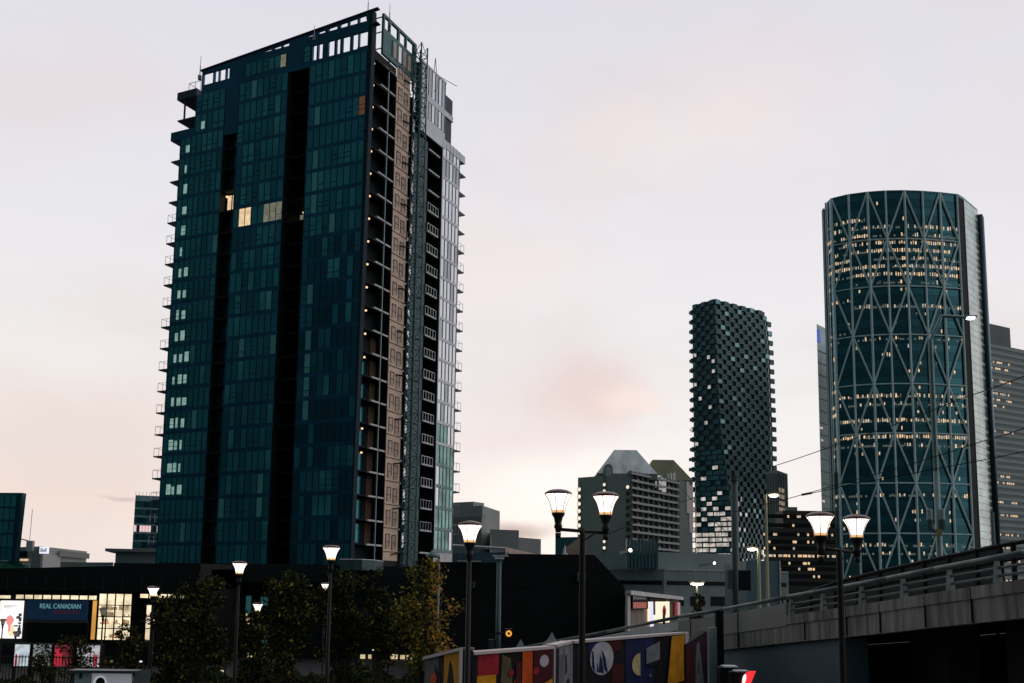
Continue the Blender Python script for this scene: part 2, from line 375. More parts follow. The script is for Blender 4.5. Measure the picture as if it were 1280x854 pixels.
# left edge balconies
for k in range(20):
    zf = S0+SH*k
    if zf > 72: continue
    mb = MB(slab); mb.hexa([P(-34.4, .3, zf-.05), P(-32.5, .3, zf-.42), P(-32.5, 3.6, zf-.42), P(-34.4, 3.6, zf-.05), P(-34.4, .3, zf+.12), P(-32.5, .3, zf+.12), P(-32.5, 3.6, zf+.12), P(-34.4, 3.6, zf+.12)])
    b = mb.build('balcony', tw)
    if k < 16:
        r = MB(railm)
        for (u, d) in ((-34.36, .35), (-33.45, .35), (-34.36, 1.9), (-34.36, 3.5), (-33.45, 3.5)): r.tube(P(u, d, zf+.1), P(u, d, zf+1.25), .03, n=5)
        r.tube(P(-34.36, .35, zf+1.25), P(-32.5, .35, zf+1.25), .025, n=5); r.tube(P(-34.36, .35, zf+1.25), P(-34.36, 3.5, zf+1.25), .025, n=5); r.tube(P(-34.36, 3.5, zf+1.25), P(-32.5, 3.5, zf+1.25), .025, n=5)
        r.build('railing', b)
# ---- right facade
for k in range(22):
    zf = S0+SH*k
    mb = MB(black); mb.fb(FR, .3, 7.05, zf-.06, zf+.1, -1.98, -.55); mb.fb(FR, 3.4, 5.3, zf-.12, zf+.1, -.36, -.02, slabedge); mb.fb(FR, 5.55, 7.05, zf-.12, zf+.1, -.36, -.02, slabedge)
    if k in range(3, 21) and k not in (5, 6): mb.fb(FR, 1.8, 2.0, zf+2.2, zf+2.42, -.4, -.2, bulb)
    if k < 9: mb.fq(FR, 5.6, 7.05, zf+.12, zf+SH-.14, -1.9, brownwall)
    elif k % 3: mb.fq(FR, 2.2, 3.4, zf+.4, zf+2.4, -1.97, glassN)
    if k < 8: mb.fq(FR, 3.5, 5.0, zf+.3, zf+2.7, -1.95, glassA)
    mb.build('corner_balcony', tw)
MB(steelT).fb(FR, 5.32, 5.5, 11, 80, -.3, -.08).build('corner_post', tw)
MB(tan).fb(FR, 7.12, 10.68, 11, 80.0, .003, .09).build('board_cladding', tw)
for k in range(22):
    zf = S0+SH*k-.9
    for (a, b, dz) in ((7.55, 8.6, 0), (9.05, 10.1, -.1)):
        mb = MB(brownfr); mb.fb(FR, a, a+.1, zf+dz+.55, zf+dz+2.55, .08, .15); mb.fb(FR, a, b, zf+dz+2.45, zf+dz+2.55, .08, .15); mb.fb(FR, b-.06, b, zf+dz+.9, zf+dz+2.55, .08, .14)
        mb.fb(FR, a, b, zf+dz+1.45, zf+dz+1.52, .08, .14); mb.fq(FR, a+.1, b-.06, zf+dz+.55, zf+dz+2.45, .1, tanw)
        mb.build('casement_window', tw)
    MB(brownfr).fb(FR, 7.1, 10.7, zf+.15, zf+.22, .085, .17).build('slab_joint', tw)
    mb = MB(whitem); mb.fb(FR, 10.75, 11.55, zf+.1, zf+.3, -1.1, -.2); mb.fq(FR, 11.75, 12.35 if k < 20 else 12.6, zf+.9, zf+2.9, .03, whiteg); mb.fb(FR, 11.65, 12.4, zf+.8, zf+3.0, -.3, .01, darkbody)
    mb.build('hoist_bay_window', tw)
# right roof screen
ops = [(3.7, 4.9, 83.9, 85.6), (5.2, 7.2, 83.9, 85.6), (7.6, 9.2, 83.9, 85.6), (9.5, 11.4, 83.9, 85.6)]
perf(FR, 3.4, 12.2, 80.05, 86.0, ops, -.25, .1, mast).build('roof_screen', tw)
ribbon(tw, FR, 5.8, 10.9, 80.9, 83.2, 4, lambda i: whiteg if i in (1,) else tanw, d=.13, name='penthouse_window', fmat=mast, mw=.35, sash=False)
mb = MB(mast); 
for zz in (80.8, 83.2, 85.4): mb.fb(FR, 3.3, 3.42, zz, zz+.12, -2.4, .1)
for dd in (-2.4, -1.2): mb.fb(FR, 3.3, 3.42, 80.1, 85.4, dd, dd+.1)
mb.build('roof_railing', tw)
# dark recess balconies behind hoist
for k in range(20):
    zf = S0+SH*k-.5
    mb = MB(black); mb.fb(FR, 12.1, 20.3, zf-.1, zf+.1, -2.4, -.4); mb.fb(FR, 16.8, 19.95, zf-.1, zf+.12, -.41, -.05, slabedge)
    if k == 15:
        mb.fb(FR, 17.0, 17.25, zf+1.6, zf+1.85, -.9, -.7, bulb)
    if k == 14: mb.fq(FR, 14.8, 16.4, zf+.6, zf+2.6, -2.3, warmdim)
    b = mb.build('recessed_balcony', tw)
    if k < 17 and k > 0:
        r = MB(railw if k > 2 else railm); r.fb(FR, 16.8, 19.95, zf+1.2, zf+1.28, -.2, -.1)
        for j in range(5): r.fb(FR, 16.8+j*.77, 16.88+j*.77, zf+.12, zf+1.2, -.2, -.1)
        r.build('railing', b)
# white facade
for k in range(20):
    zf = S0+SH*k-.1
    g = (lambda i: greenrefl if random.random() < .85 else whiteg) if k < 5 else (lambda i: whiteg if random.random() < .8 else whitem)
    if k in (5,): g = lambda i: greenrefl if i < 3 else whiteg
    ribbon(tw, FR, 20.6, 25.9, zf+.3, zf+SH-.2, 5, g, d=.06, name='curtain_wall_window', fmat=steelT, mw=.1, sash=False)
    MB(whitem if k > 4 else steelT).fb(FR, 20.45, 26.0, zf-.15, zf+.28, .01, .11).build('panel_band', tw)
MB(slabedge).fb(FR, 20.4, 26, 10.6, 12.6, .0, .1).build('panel_band', tw)
MB(whitem).fb(FR, 20.42, 20.6, 12.7, 75.3, .0, .14).build('edge_panel', tw)
MB(whitem).fb(FR, 13.8, 21.0, 73.7, 76.2, .005, .12).build('panel_band', tw)
MB(whitem).fb(FR, 21.01, 27.6, 74.0, 75.2, -2.5, .12).build('panel_band', tw)
for (z0, z1) in ((76.3, 79.0), (80.0, 84.3)):
    ribbon(tw, FR, 13.9, 20.9, z0, z1, 7, lambda i: whiteg if i % 2 else whitem, d=.06, name='curtain_wall_window', fmat=steelT, mw=.09, sash=False)
for a_ in ((13.8, 21.0, 79.0, 80.0, -.3, .1), (13.8, 21.2, 84.3, 84.6, -.3, .1), (21.01, 23.5, 79.1, 80.0, -1, .08)): MB(whitem).fb(FR, *a_).build('panel_band', tw)
MB(darkbody).prism([LP(*p) for p in [(-1.0, 13.8), (0, 13.8), (0, 21.1), (-1.0, 21.1)]], 78.7, 84.3).build('upper_wall', tw)
MB(slab).fb(FR, 21.0, 23.4, 80.05, 82.6, -1.5, -.02).build('stair_head', tw)
MB(slab).fb(FR, 21.05, 23.3, 75.3, 79.05, -1.5, -.1).build('stair_head', tw)
for k in range(1, 20):
    zf = S0+SH*k-.35
    mb = MB(slab); mb.hexa([P(-3, 26, zf-.4), P(-.1, 26, zf-.4), P(-.1, 28.3, zf-.06), P(-3, 28.3, zf-.06), P(-3, 26, zf+.1), P(-.1, 26, zf+.1), P(-.1, 28.3, zf+.1), P(-3, 28.3, zf+.1)])
    b = mb.build('balcony', tw)
    if k < 16:
        r = MB(railm)
        for (u, d) in ((-.15, 26.2), (-.15, 27.2), (-.15, 28.25), (-2.9, 28.25)): r.tube(P(u, d, zf+.1), P(u, d, zf+1.3), .03, n=5)
        r.tube(P(-.15, 26, zf+1.3), P(-.15, 28.25, zf+1.3), .025, n=5); r.tube(P(-.15, 28.25, zf+1.3), P(-2.9, 28.25, zf+1.3), .025, n=5); r.build('railing', b)
# construction hoist mast (a thing of its own, standing beside the tower)
hb = C0+TX*1.9+TY*14.3
hm = empty('construction_hoist', hb, 'teal lattice construction hoist mast climbing the side of the dark residential tower', 'hoist')
HP = lambda u, d, z: C0+TX*u+TY*d+V((0, 0, z))
mb = MB(mast)
for du in (.3, 1.5):
    for dd in (11.2, 12.9): mb.tube(HP(du, dd, 0), HP(du, dd, 85.5), .11, n=6)
for i in range(57):
    z = i*1.5
    for (a, b) in (((.3, 11.2), (.3, 12.9)), ((1.5, 11.2), (1.5, 12.9)), ((1.5, 11.2), (.3, 11.2)), ((1.5, 12.9), (.3, 12.9))):
        mb.tube(HP(*a, z), HP(*b, z), .06, n=5); mb.tube(HP(*(a if i % 2 else b), z), HP(*(b if i % 2 else a), z+1.5), .05, n=5)
mb.build('mast', hm)
for i in range(1, 14):
    MB(darkbody).tube(HP(.3, 11.2, 6.1*i), HP(.2, 8.9, 6.1*i-.4), .09, n=5).build('tie_beam', hm); MB(darkbody).tube(HP(.3, 12.9, 6.1*i), HP(-.5, 17.0, 6.1*i), .07, n=5).build('tie_beam', hm)
MB(frameT).fb(FR, 12.7, 16.7, 6, 73.0, -.6, -.3).build('screen_panel', hm)
MB(black).prism([LP(*p) for p in [(-1.98, .26), (-.02, .26), (-.02, 7.05), (-1.98, 7.05)]], 78.45, 79.7).build('soffit', tw)
# roof antennas (each a thing)
for (px, py, ln, lab) in ((460, 16, 3.3, 'thin antenna on the roof coping near the front corner of the tower'), (393, 43, 1.3, 'short antenna midway along the sloping roof of the tower'), (487, 25, 2.4, 'antenna beside the roof screen right of the tower corner'), (250, 92, 2.5, 'thin antenna above the left end of the tower roof')):
    fr = FL
    p = at(px, py, C0.y+2); d = V((0, 0, ln*.5))
    mb = MB(railm); mb.tube(p-V((0, 0, .9)), p+V((0, 0, ln*.45)), .07, n=5); mb.tube(p+V((0, 0, ln*.45)), p+V((0, 0, ln)), .035, n=5); mb.box(p+V((-.2, -.2, -.9)), p+V((.2, .2, -.3)))
    tag(mb.build('antenna'), lab, 'antenna')
p = C0+TX*(-1)+TY*19.5+V((0, 0, 84.6)); mb = MB(railm); mb.tube(p+V((-.25, 0, 0)), p+V((0, 0, 3.4)), .06, n=5); mb.tube(p+V((.3, 0, 0)), p+V((0, 0, 3.4)), .06, n=5); mb.tube(p+V((-.8, -1, .7)), p+V((3.4, 0, -1.2)), .05, n=5); mb.box(p+V((-.5, -.3, -.1)), p+V((.5, .3, .5)))
tag(mb.build('davit_crane'), 'small roof davit above the pale right facade of the tower', 'davit')

# ------------------------------------------------------------------ generic far building
def bldg(name, label, cat, pts, z1, mt, back=20, group=None, z0=0):
    """pts: list of (px, Y) along the seen facades, left to right"""
    w = [V((xg(px, Y, 700), Y, 0)) for px, Y in pts]
    root = empty(name, (w[0].x, w[0].y, 0), label, cat, group)
    plan = [(p.x, p.y) for p in w]
    bk = [(w[-1].x+(w[-1].x/w[-1].y)*back, w[-1].y+back), (w[0].x+(w[0].x/w[0].y)*back, w[0].y+back)]
    MB(mt).prism(plan+bk, z0, z1).build('wall', root)
    frs = [fr2(w[i], w[i+1]) for i in range(len(w)-1)]
    return root, frs
offw = mat('office_dark', (.02, .04, .045), .3, .4, var=.25, scale=.05)
bowglass = mat('curved_tower_glass', (.04, .145, .17), .12, .85, var=.25, scale=.02)
bowglass2 = mat('curved_tower_glass_deep', (.03, .108, .13), .12, .85, var=.25, scale=.02)
bowsteel = mat('diagrid_steel', (.66, .84, .84), .5, .05, var=.08, scale=.03)
litw = lit('office_lit_warm', (1, .66, .38), .85, .5, 1.2)
litp = lit('office_lit_peach', (1, .80, .6), .5, .5, .8)
litd = lit('office_lit_faint', (.55, .6, .5), .16, .5, .9)
# ------------------------------------------------------------------ CURVED OFFICE TOWER
BY = {1037: 570, 1060: 563.5, 1083: 559.5, 1106: 557.3, 1130: 556.5, 1153: 557, 1175: 558.6, 1197: 561}
cols_px = [1037, 1059, 1083, 1106, 1130, 1153, 1175, 1197]
# columns stand vertical: take their px at mid height y=480
def colx(px): 
    mid = px+7
    Y = BY[min(BY, key=lambda a: abs(a-px))]
    return V((at(mid, 430, Y).x, Y, 0))
bc = [colx(p) for p in cols_px]
zr = [zt(1130, y, 556.5) for y in (239, 299, 358, 418.5, 480, 541.5, 604, 667, 729)]
bow = empty('curved_office_tower', bc[0], 'tall curved glass office tower with teal diagonal steel lattice over its front', 'office tower')
ztop = zr[0]
rightp = [V((at(x+9, 430, Y).x, Y, 0)) for x, Y in ((1198, 561.5), (1204, 566), (1221, 584))]
lw = [V((at(1038.5, 430, 576).x, 576, 0)), V((at(1035.5, 430, 585).x, 585, 0))]
back = [V((rightp[-1].x+6, 625, 0)), V((lw[-1].x+15, 625, 0))]
plan = [(p.x, p.y) for p in [lw[1], lw[0], *bc, rightp[0], rightp[1], rightp[2], *back]]
cx = sum(p[0] for p in plan)/len(plan)
inner = [(p[0], p[1]+.8) for p in plan]
MB(offw).prism(inner, 0, ztop-1).build('tower_body', bow)
litrow = {282: .45, 292: .2, 303: .7, 313: .75, 322: .5, 333: .95, 343: .85, 354: .2, 364: .1, 382: .55, 424: .2, 434: .12, 444: .12, 496: .8, 508: .35, 526: .9, 548: .85, 558: .3, 570: .1, 590: .03, 620: .35, 637: .1, 648: .1, 680: .3, 690: .2, 700: .15}
nfl = 6
bays = [lw[1], lw[0]]+bc
for bi in range(len(bays)-1):
    fr, ln = fr2(bays[bi], bays[bi+1]); mb = MB(bowglass)
    npan = 8 if ln > 8 else 4
    clust = [random.random() < .6 for _ in range(5)]
    for r in range(len(zr)-1):
        for k in range(nfl):
            za = zr[r+1]+(zr[r]-zr[r+1])*k/nfl; zb = zr[r+1]+(zr[r]-zr[r+1])*(k+1)/nfl
            py = scr(bays[bi]+V((0, 0, (za+zb)/2)))[1]
            yy = min(litrow, key=lambda a: abs(a-py-(10 if bi < 3 else 0)*0)); pr = litrow[yy] if abs(yy-py) < 5.2 else .02
            for j in range(npan):
                u0 = ln*j/npan; u1 = ln*(j+1)/npan
                mb.fq(fr, u0, u1, za+.0, zb, 0, bowglass if (k+r) % 2 else bowglass2)
                if random.random() < pr*(1.15 if random.random() < .8 else .3) and bi > 0:
                    h = (zb-za); w = (u1-u0)
                    a = u0+.1*w+random.random()*.2*w; b = u1-.1*w-random.random()*.25*w
                    mb.fq(fr, a, b, za+h*(.36+random.random()*.12), za+h*(.74+random.random()*.16), .05, litw if random.random() < .4 else litp if random.random() < .75 else litd)
                elif pr > .15 and random.random() < .5: mb.fq(fr, u0+.1, u1-.2, za+1.8, za+2.9, .05, litd)
            mb.fb(fr, 0, ln, za-.08, za+.08, -.1, .12, bowsteel if False else offw)
    mb.build('glass_bay', bow)
for i, p in enumerate(bc): MB(bowsteel).tube(p+V((0, -.9, 0)), p+V((0, -.9, ztop)), .75 if i % 2 == 0 else .65, n=8).build('column', bow)
for p in lw: MB(bowsteel).tube(p+V((-.8, -.4, 0)), p+V((-.8, -.4, ztop)), .5, n=8).build('column', bow)
MB(mat('teal_edge', (.06, .10, .11), .5, .2)).tube(lw[1]+V((1.0, 2, 0)), lw[1]+V((1.0, 2, ztop)), 2.0, n=14).build('rounded_edge', bow)
for r in range(1, len(zr)): MB(bowsteel).path([p+V((0, -.9, zr[r])) for p in bc], .42, n=6).build('ring_beam', bow)
for r in range(len(zr)-1):
    for i in range(7):
        a, b = (zr[r], zr[r+1]) if (i+r) % 2 == 0 else (zr[r+1], zr[r])
        MB(bowsteel).tube(bc[i]+V((0, -.9, a)), bc[i+1]+V((0, -.9, b)), .55, n=6).build('diagonal_brace', bow)
crown = [(p[0], p[1]-.1) for p in plan]
MB(bowglass2).prism(crown, ztop-1.0, ztop+.6).build('roof_edge', bow)
mb = MB(black); mb.prism([(bc[-1].x, bc[-1].y), (rightp[0].x, rightp[0].y), (rightp[1].x, rightp[1].y), (bc[-1].x+1, bc[-1].y+8)], 0, ztop-.5); mb.build('black_notch', bow)
strip = mat('pale_reflecting_curtain', (.42, .50, .47), .22, .75, var=.25, scale=.12)
strip2 = mat('pale_curtain_bright', (.75, .78, .68), .3, .5, var=.3, scale=.3)
fr, ln = fr2(rightp[1], rightp[2]); mb = MB(strip)
nfs = int(ztop/4.1)
for k in range(nfs):
    za = k*4.1; mb.fb(fr, 0, ln, za, za+3.9, -.3, .3); mb.fb(fr, ln*(.55+.1*random.random()), ln*.97, za+1.5, za+2.9, .2, .36, strip2 if k % 2 or random.random() < .6 else strip)
mb.build('side_curtain_wall', bow)
MB(frameT).tube(rightp[2]+V((1.6, 0, 0)), rightp[2]+V((1.6, 0, ztop-3)), 1.5, n=14).build('end_column', bow, smooth=True)
MB(mat('blue_highlight', (.12, .22, .3), .3, .8)).tube(rightp[2]+V((3.6, 2, 0)), rightp[2]+V((3.6, 2, ztop-3.5)), 1.1, n=10).build('end_column', bow, smooth=True)  # added tube, its colour standing in for a bluish highlight on the edge
# slim tower with blue crown behind it
root, frs = bldg('slim_glass_tower', 'slim grey glass tower with glowing blue top corner, half hidden left of the curved tower', 'office tower', [(1029, 640), (1050, 660)], zt(1024, 405, 640), mat('slim_glass', (.16, .24, .26), .2, .7, var=.3, scale=.05), 20)
fr, ln = frs[0]; zz = zt(1024, 405, 640)
MB(lit('blue_glow', (.04, .12, .7), .6)).fb(fr, .2, 4.0, zz-12, zz-3.5, .05, .5).build('blue_light_panel', root)
for k in range(22):
    mb = MB(frameT); mb.fb(fr, 0, ln, zz-18-k*8, zz-17.4-k*8, .02, .3)
    if random.random() < .4: mb.fq(fr, .5+random.random()*3, 5, zz-22-k*8, zz-20.6-k*8, .06, litp)
    mb.build('floor_band', root)
# banded office at right edge
root, frs = bldg('banded_office_tower', 'grey banded office tower at the right edge behind the curved tower', 'office tower', [(1232, 690), (1300, 720)], zt(1262, 430, 700), mat('band_dark', (.05, .085, .09), .4, .3), 30)
fr, ln = frs[0]; zz = zt(1262, 430, 700)
bandm = mat('band_pale', (.26, .32, .31), .5, var=.1, scale=.05)
MB(gdark).fb(fr, -2, ln*.68, zz, zt(1250, 405, 700), -12, -.5).build('plant_room', root)
for k in range(40):
    z = zz-3-k*4.6
    if z < 5: break
    mb = MB(bandm); mb.fb(fr, 0, ln, z, z+2.2, .02, .4)
    if k in (2, 5, 8, 9, 13, 20, 21, 24, 29, 31, 36) or random.random() < .12:
        for j in range(14):
            if random.random() < .6: mb.fq(fr, 8+j*2.2, 9.6+j*2.2, z-1.9, z-.5, .05, litw if random.random() < .6 else litp)
    mb.build('floor_band', root)
# ------------------------------------------------------------------ TWISTED PIXEL TOWER
tel = empty('twisted_tower', (xg(893, 700), 700, 0), 'dark checkered tower with boxy protruding windows and twisting faces between hotel and curved tower', 'office tower')
pixd = mat('pixel_dark', (.042, .095, .105), .4, .4, var=.25, scale=.05)
pixm = mat('pixel_mid', (.08, .165, .175), .4, .4, var=.25, scale=.07)
pixg = mat('pixel_glass', (.15, .28, .31), .15, .8, var=.3, scale=.1)
pixlit = lit('pixel_lit', (1, .9, .82), .48, .6, .35)
zT = zt(893, 374, 700); rowh = 3.66; nr = int(zT/rowh)
def lerp(tab, y):
    for (y0, a), (y1, b) in zip(tab[:-1], tab[1:]):
        if y <= y1: return a+(b-a)*max(0, min(1, (y-y0)/(y1-y0)))
    return tab[-1][1]
cor = [(374, 893), (480, 896), (540, 900), (600, 908), (640, 915), (700, 924)]
lef = [(374, 866), (480, 867), (690, 870)]
rig = [(374, 956), (420, 960), (530, 964), (590, 965), (630, 958), (700, 950)]
corem = MB(pixd); PL = MB(pixd); PRm = MB(pixd); dummy = []
rowsL = []; 
for r in range(nr):
    z0 = zT-(r+1)*rowh; z1 = z0+rowh
    y = scr((xg(893, 700), 700, (z0+z1)/2))[1]
    a = V((at(lerp(lef, y), y, 716).x, 716, 0)); b = V((at(lerp(cor, y), y, 700).x, 700, 0)); c = V((at(lerp(rig, y), y, 732).x, 732, 0)); d = V((a.x+(c.x-b.x)*.9, 748, 0))
    corem.prism([(a.x+.5, a.y+.5), (b.x, b.y+.5), (c.x-.5, c.y), (d.x, d.y)], z0, z1)
    frL, lL = fr2(a, b); frR, lR = fr2(b, c)
    nc = 5 if y < 600 else 6; w = lL/nc
    for j in range(-1 if r % 2 else 0, nc):
        if (j+r) % 2 == 0:
            PL.fb(frL, j*w if j >= 0 else -w*.45, (j+1)*w, z0, z1, -.5, .7, pixm)
            g = pixg if random.random() < (.85 if y < 440 else .5) else pixm
            if (y > 632 and random.random() < .8) or (612 < y <= 632 and random.random() < .35): g = pixlit
            elif random.random() < .09: g = pixlit
            wid = .22 if y < 560 else .06
            if y > 560: PL.fb(frL, j*w+.35, (j+1)*w-.35, z0+.65, z1-.55, .65, .8, pixg if g != pixlit else pixlit)
            else: PL.fb(frL, j*w+w*wid, (j+1)*w-w*wid, z0+.6, z1-.6, .65, .8, g)
        else:
            g = pixd
            if y > 632 and random.random() < .62: g = pixlit
            elif y > 560 and random.random() < .7: g = pixg
            PL.fq(frL, j*w+.3, (j+1)*w-.3, z0+.6, z1-.5, .02, g)
    nc = 12; w = lR/nc
    for j in range(nc+1):
        if (j+r) % 2 == 0:
            if j == nc and r < 2: continue
            PRm.fb(frR, j*w, (j+1)*w*1.0, z0, z1, -.5, 1.05, pixm if (j*7+r*3) % 5 else pixd)
            PRm.fq(frR, j*w+.4, (j+1)*w-.4, z0+.5, z1-.5, 1.07, pixg if random.random() < .16 else pixd)
            if y > 632 and j < 5 and random.random() < .25: PRm.fq(frR, j*w+.6, (j+1)*w-.4, z0+.8, z1-.6, 1.1, pixlit)
            elif 590 < y < 645 and j < 6 and random.random() < .22: PRm.fq(frR, j*w+.4, j*w+1.2, z0+.2, z1-.2, 1.1, pixlit)
corem.build('tower_core', tel); PL.build('left_window_grid', tel); PRm.build('right_window_grid', tel)
# ------------------------------------------------------------------ slab tower behind, low dark office
root, frs = bldg('ribbed_slab_tower', 'narrow grey ribbed slab tower behind the street light right of the twisted tower', 'office tower', [(960, 620), (974, 612), (987, 630)], zt(974, 588, 612), ggrey, 20)
for (fr, ln) in frs:
    for j in range(4): MB(gdark).fb(fr, ln*(j+.2)/4, ln*(j+.6)/4, 0, zt(974, 588, 612)-1.5, .02, .5).build('rib', root)
mb = MB(litp)
for j in range(4):
    for q in range(6): mb.fq(frs[1][0], j*3+1, j*3+2, zt(974, 655, 612)+q*4, zt(974, 655, 612)+q*4+2.6, .6)
mb.build('lit_window', root)
brn = mat('office_brown_dark', (.035, .032, .028), .5, var=.2)
root, frs = bldg('dark_lowrise_office', 'low dark brown office block with lit window rows left of the curved tower base', 'office building', [(955, 322), (1046, 322)], zt(985, 662, 330), brn, 40)
fr, ln = frs[0]
MB(brn).fb(fr, ln*.28, ln*1.0, zt(985, 662, 330), zt(1010, 641, 330), -10, -.5).build('upper_storey', root)
mb = MB(gdark); mb.fb(fr, ln*.36, ln*.5, zt(1000, 641, 330)+.01, zt(1000, 639, 330)+.8, -5, -2); mb.build('plant_room', root)
for i, y in enumerate((650, 661, 672, 681, 689, 698, 707, 714, 723, 732)):
    z = zt(985, y, 330); mb = MB(black); mb.fb(fr, .1, ln-.1, z-.1, z+1.2, .01, .05)
    j = 0
    n = 30
    while j < n:
        if y == 698 or (random.random() < (.3 if y in (672, 714) else .18)):
            if not (y < 662 and j < 9):
                w = random.choice((1, 1, 2)); u = ln*j/n; mb.fq(fr, u, min(ln-.1, u+ln*w/n*.8), z+.1, z+.9, .07, litw if random.random() < .55 else litp)
        j += 2
    mb.build('window_row', root)
# ------------------------------------------------------------------ HOTEL
def hotel(name, label, pts, topy, x_ref, Yr, roofpx, roofY, mats, back=26):
    z1 = zt(x_ref, topy, Yr)
    root, frs = bldg(name, label, 'hotel', pts, z1, mats[0], back)
    (xa, xb, yb), (xc, xd, yt) = roofpx
    zb = zt((xa+xb)/2, yb, roofY); zc = zt((xc+xd)/2, yt, roofY)
    A = xg(xa, roofY, yb); B = xg(xb, roofY, yb); Cc = xg(xc, roofY+6, yt); D = xg(xd, roofY+6, yt); dp = (B-A)*.8
    MB(mats[1]).hexa([(A, roofY, zb), (B, roofY, zb), (B, roofY+dp, zb), (A, roofY+dp, zb), (Cc, roofY+dp*.3, zc), (D, roofY+dp*.3, zc), (D, roofY+dp*.7, zc), (Cc, roofY+dp*.7, zc)]).build('mansard_roof', root)
    MB(mats[2]).box((A, roofY+.2, z1-1), (B, roofY+dp-.2, zb)).build('roof_drum', root)
    return root, frs, z1, zb
roofm = mat('mansard_metal', (.52, .56, .56), .32, .8, var=.25, scale=.25, streak=True)
roofo = mat('mansard_olive', (.22, .21, .12), .6, var=.25, scale=.2)
hot, frs, hz, hzb = hotel('hotel_with_metal_roof', 'grey hotel with balcony rows, lit porthole windows and shiny metal mansard roof', [(722, 470), (787, 452), (847, 492)], 593, 760, 455, ((746, 822, 592), (768, 796, 560)), 466, (ggrey, roofm, gdark))
fr, ln = frs[0]
rw = lit('porthole_lit', (1, .92, .75), .9); rd = mat('porthole_dark', (.05, .05, .05), .4)
def portcol(u, pys, mts, r=1.25):
    for py, mt in zip(pys, mts):
        p = fr[0]+fr[1]*u; z = zt(scr(p+V((0, 0, 50)))[0], py, p.y)
        q = p+V((0, 0, z)); mb = MB(rd)
        n = fr[2]
        mb.tube(q, q+n*.35, r, rd, 12); mb.tube(q+n*.3, q+n*.42, r*.78, mt, 12); o = mb.build('porthole_window', hot)
portcol(1.0, (612, 621, 630, 639, 648, 657, 666, 675, 684), [rw]*7+[rd]*2)
portcol(ln*.53, (606, 614, 677, 685), (rw, rw, rw, rw), 1.0)
portcol(ln*.975, (609, 617, 626, 635, 644, 654, 662, 671, 680, 688), (rw, *[rd]*9), 1.1)
MB(gdark).fb(fr, ln*.5, ln*.56, 12, hz-.2, .01, .08).build('recess_strip', hot)
fr, ln = frs[1]
whitebal = mat('balcony_pale', (.40, .42, .40), .7)
for k in range(12):
    z = hz-3-k*3.35
    if z < 12: break
    mb = MB(whitebal); mb.fb(fr, .4, ln-.2, z-.5, z+.5, .05, 1.3); mb.fb(fr, .4, ln-.2, z+.5, z+2.84, .01, .12, black)
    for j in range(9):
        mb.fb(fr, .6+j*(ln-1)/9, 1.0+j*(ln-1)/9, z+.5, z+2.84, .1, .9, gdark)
        if j % 2 and (k+j) % 3: mb.fb(fr, 1.2+j*(ln-1)/9, 2.4+j*(ln-1)/9, z+.5, z+1.2, .5, .9, whitebal)
    mb.build('balcony_row', hot)
mb = MB(whitebal); mb.fb(fr, -.5, ln+.5, hz-.2, hz+.7, -1, 1.5)
for j in range(12): mb.fb(fr, j*ln/12, j*ln/12+1.1, hz+.7, hz+1.4, -.5, 1.2, gdark)
mb.build('cornice', hot)
# arched dormer
dY = 463; dx0, dx1 = xg(755, dY, 590), xg(766, dY, 590); dzb = hzb-3; dzt = zt(760, 580, dY); cxm = (dx0+dx1)/2; rr = (dx1-dx0)/2
plan = [(dx0, dzb), (dx1, dzb)]+[(cxm+rr*math.cos(t*math.pi/8), dzt-rr+rr*math.sin(t*math.pi/8)) for t in range(9)]
def vprism(plan, y0, y1, mt, name, parent):
    mb = MB(mt); n = len(plan); 
    mb.v = [V((x, y0, z)) for x, z in plan]+[V((x, y1, z)) for x, z in plan]
    mb.f = [tuple(range(n)), tuple(reversed(range(n, 2*n)))]+[(j, i, n+i, n+j) for i in range(n) for j in [(i+1) % n]]; mb.m = [0]*len(mb.f)
    return mb.build(name, parent)
vprism(plan, dY, dY+9, gdark, 'dormer', hot)
vprism([(cxm+(x-cxm)*.62, dzb+1+(z-dzb-1)*.8) for x, z in plan], dY-.2, dY+.5, roofm, 'dormer_window', hot)
mb = MB(mat('bright_panel', (.75, .75, .76), .3, .5)); f2, l2 = fr2((xg(809, 468), 468), (xg(833, 480), 480))
zb0 = zt(815, 606, 468); 
for j in range(4): mb.fb(f2, j*l2/4+.1, (j+1)*l2/4-.1, zb0-j*.8, zt(815, 588, 468)-j*.8, 0, .4)
mb.build('glazed_lounge', hot)
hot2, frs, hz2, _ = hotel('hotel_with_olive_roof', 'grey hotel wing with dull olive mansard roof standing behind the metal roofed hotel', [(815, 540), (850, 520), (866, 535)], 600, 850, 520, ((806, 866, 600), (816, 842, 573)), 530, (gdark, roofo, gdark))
fr, ln = frs[1]; mb = MB(mat('pink_pale_wall', (.72, .62, .60), .5)); mb.fb(fr, ln*.5, ln, zt(858, 640, 520), zt(858, 600, 520), .05, .6); mb.fb(fr, ln*.7, ln, zt(858, 664, 520), zt(858, 640, 520), .05, .5); mb.build('pale_wall_panel', hot2)
fr, ln = frs[0]; 
for j in range(3): MB(roofm).fb(fr, ln*(.55+j*.12), ln*(.62+j*.12), zt(840, 610, 520), zt(840, 590, 520), .02, .3).build('window', hot2)
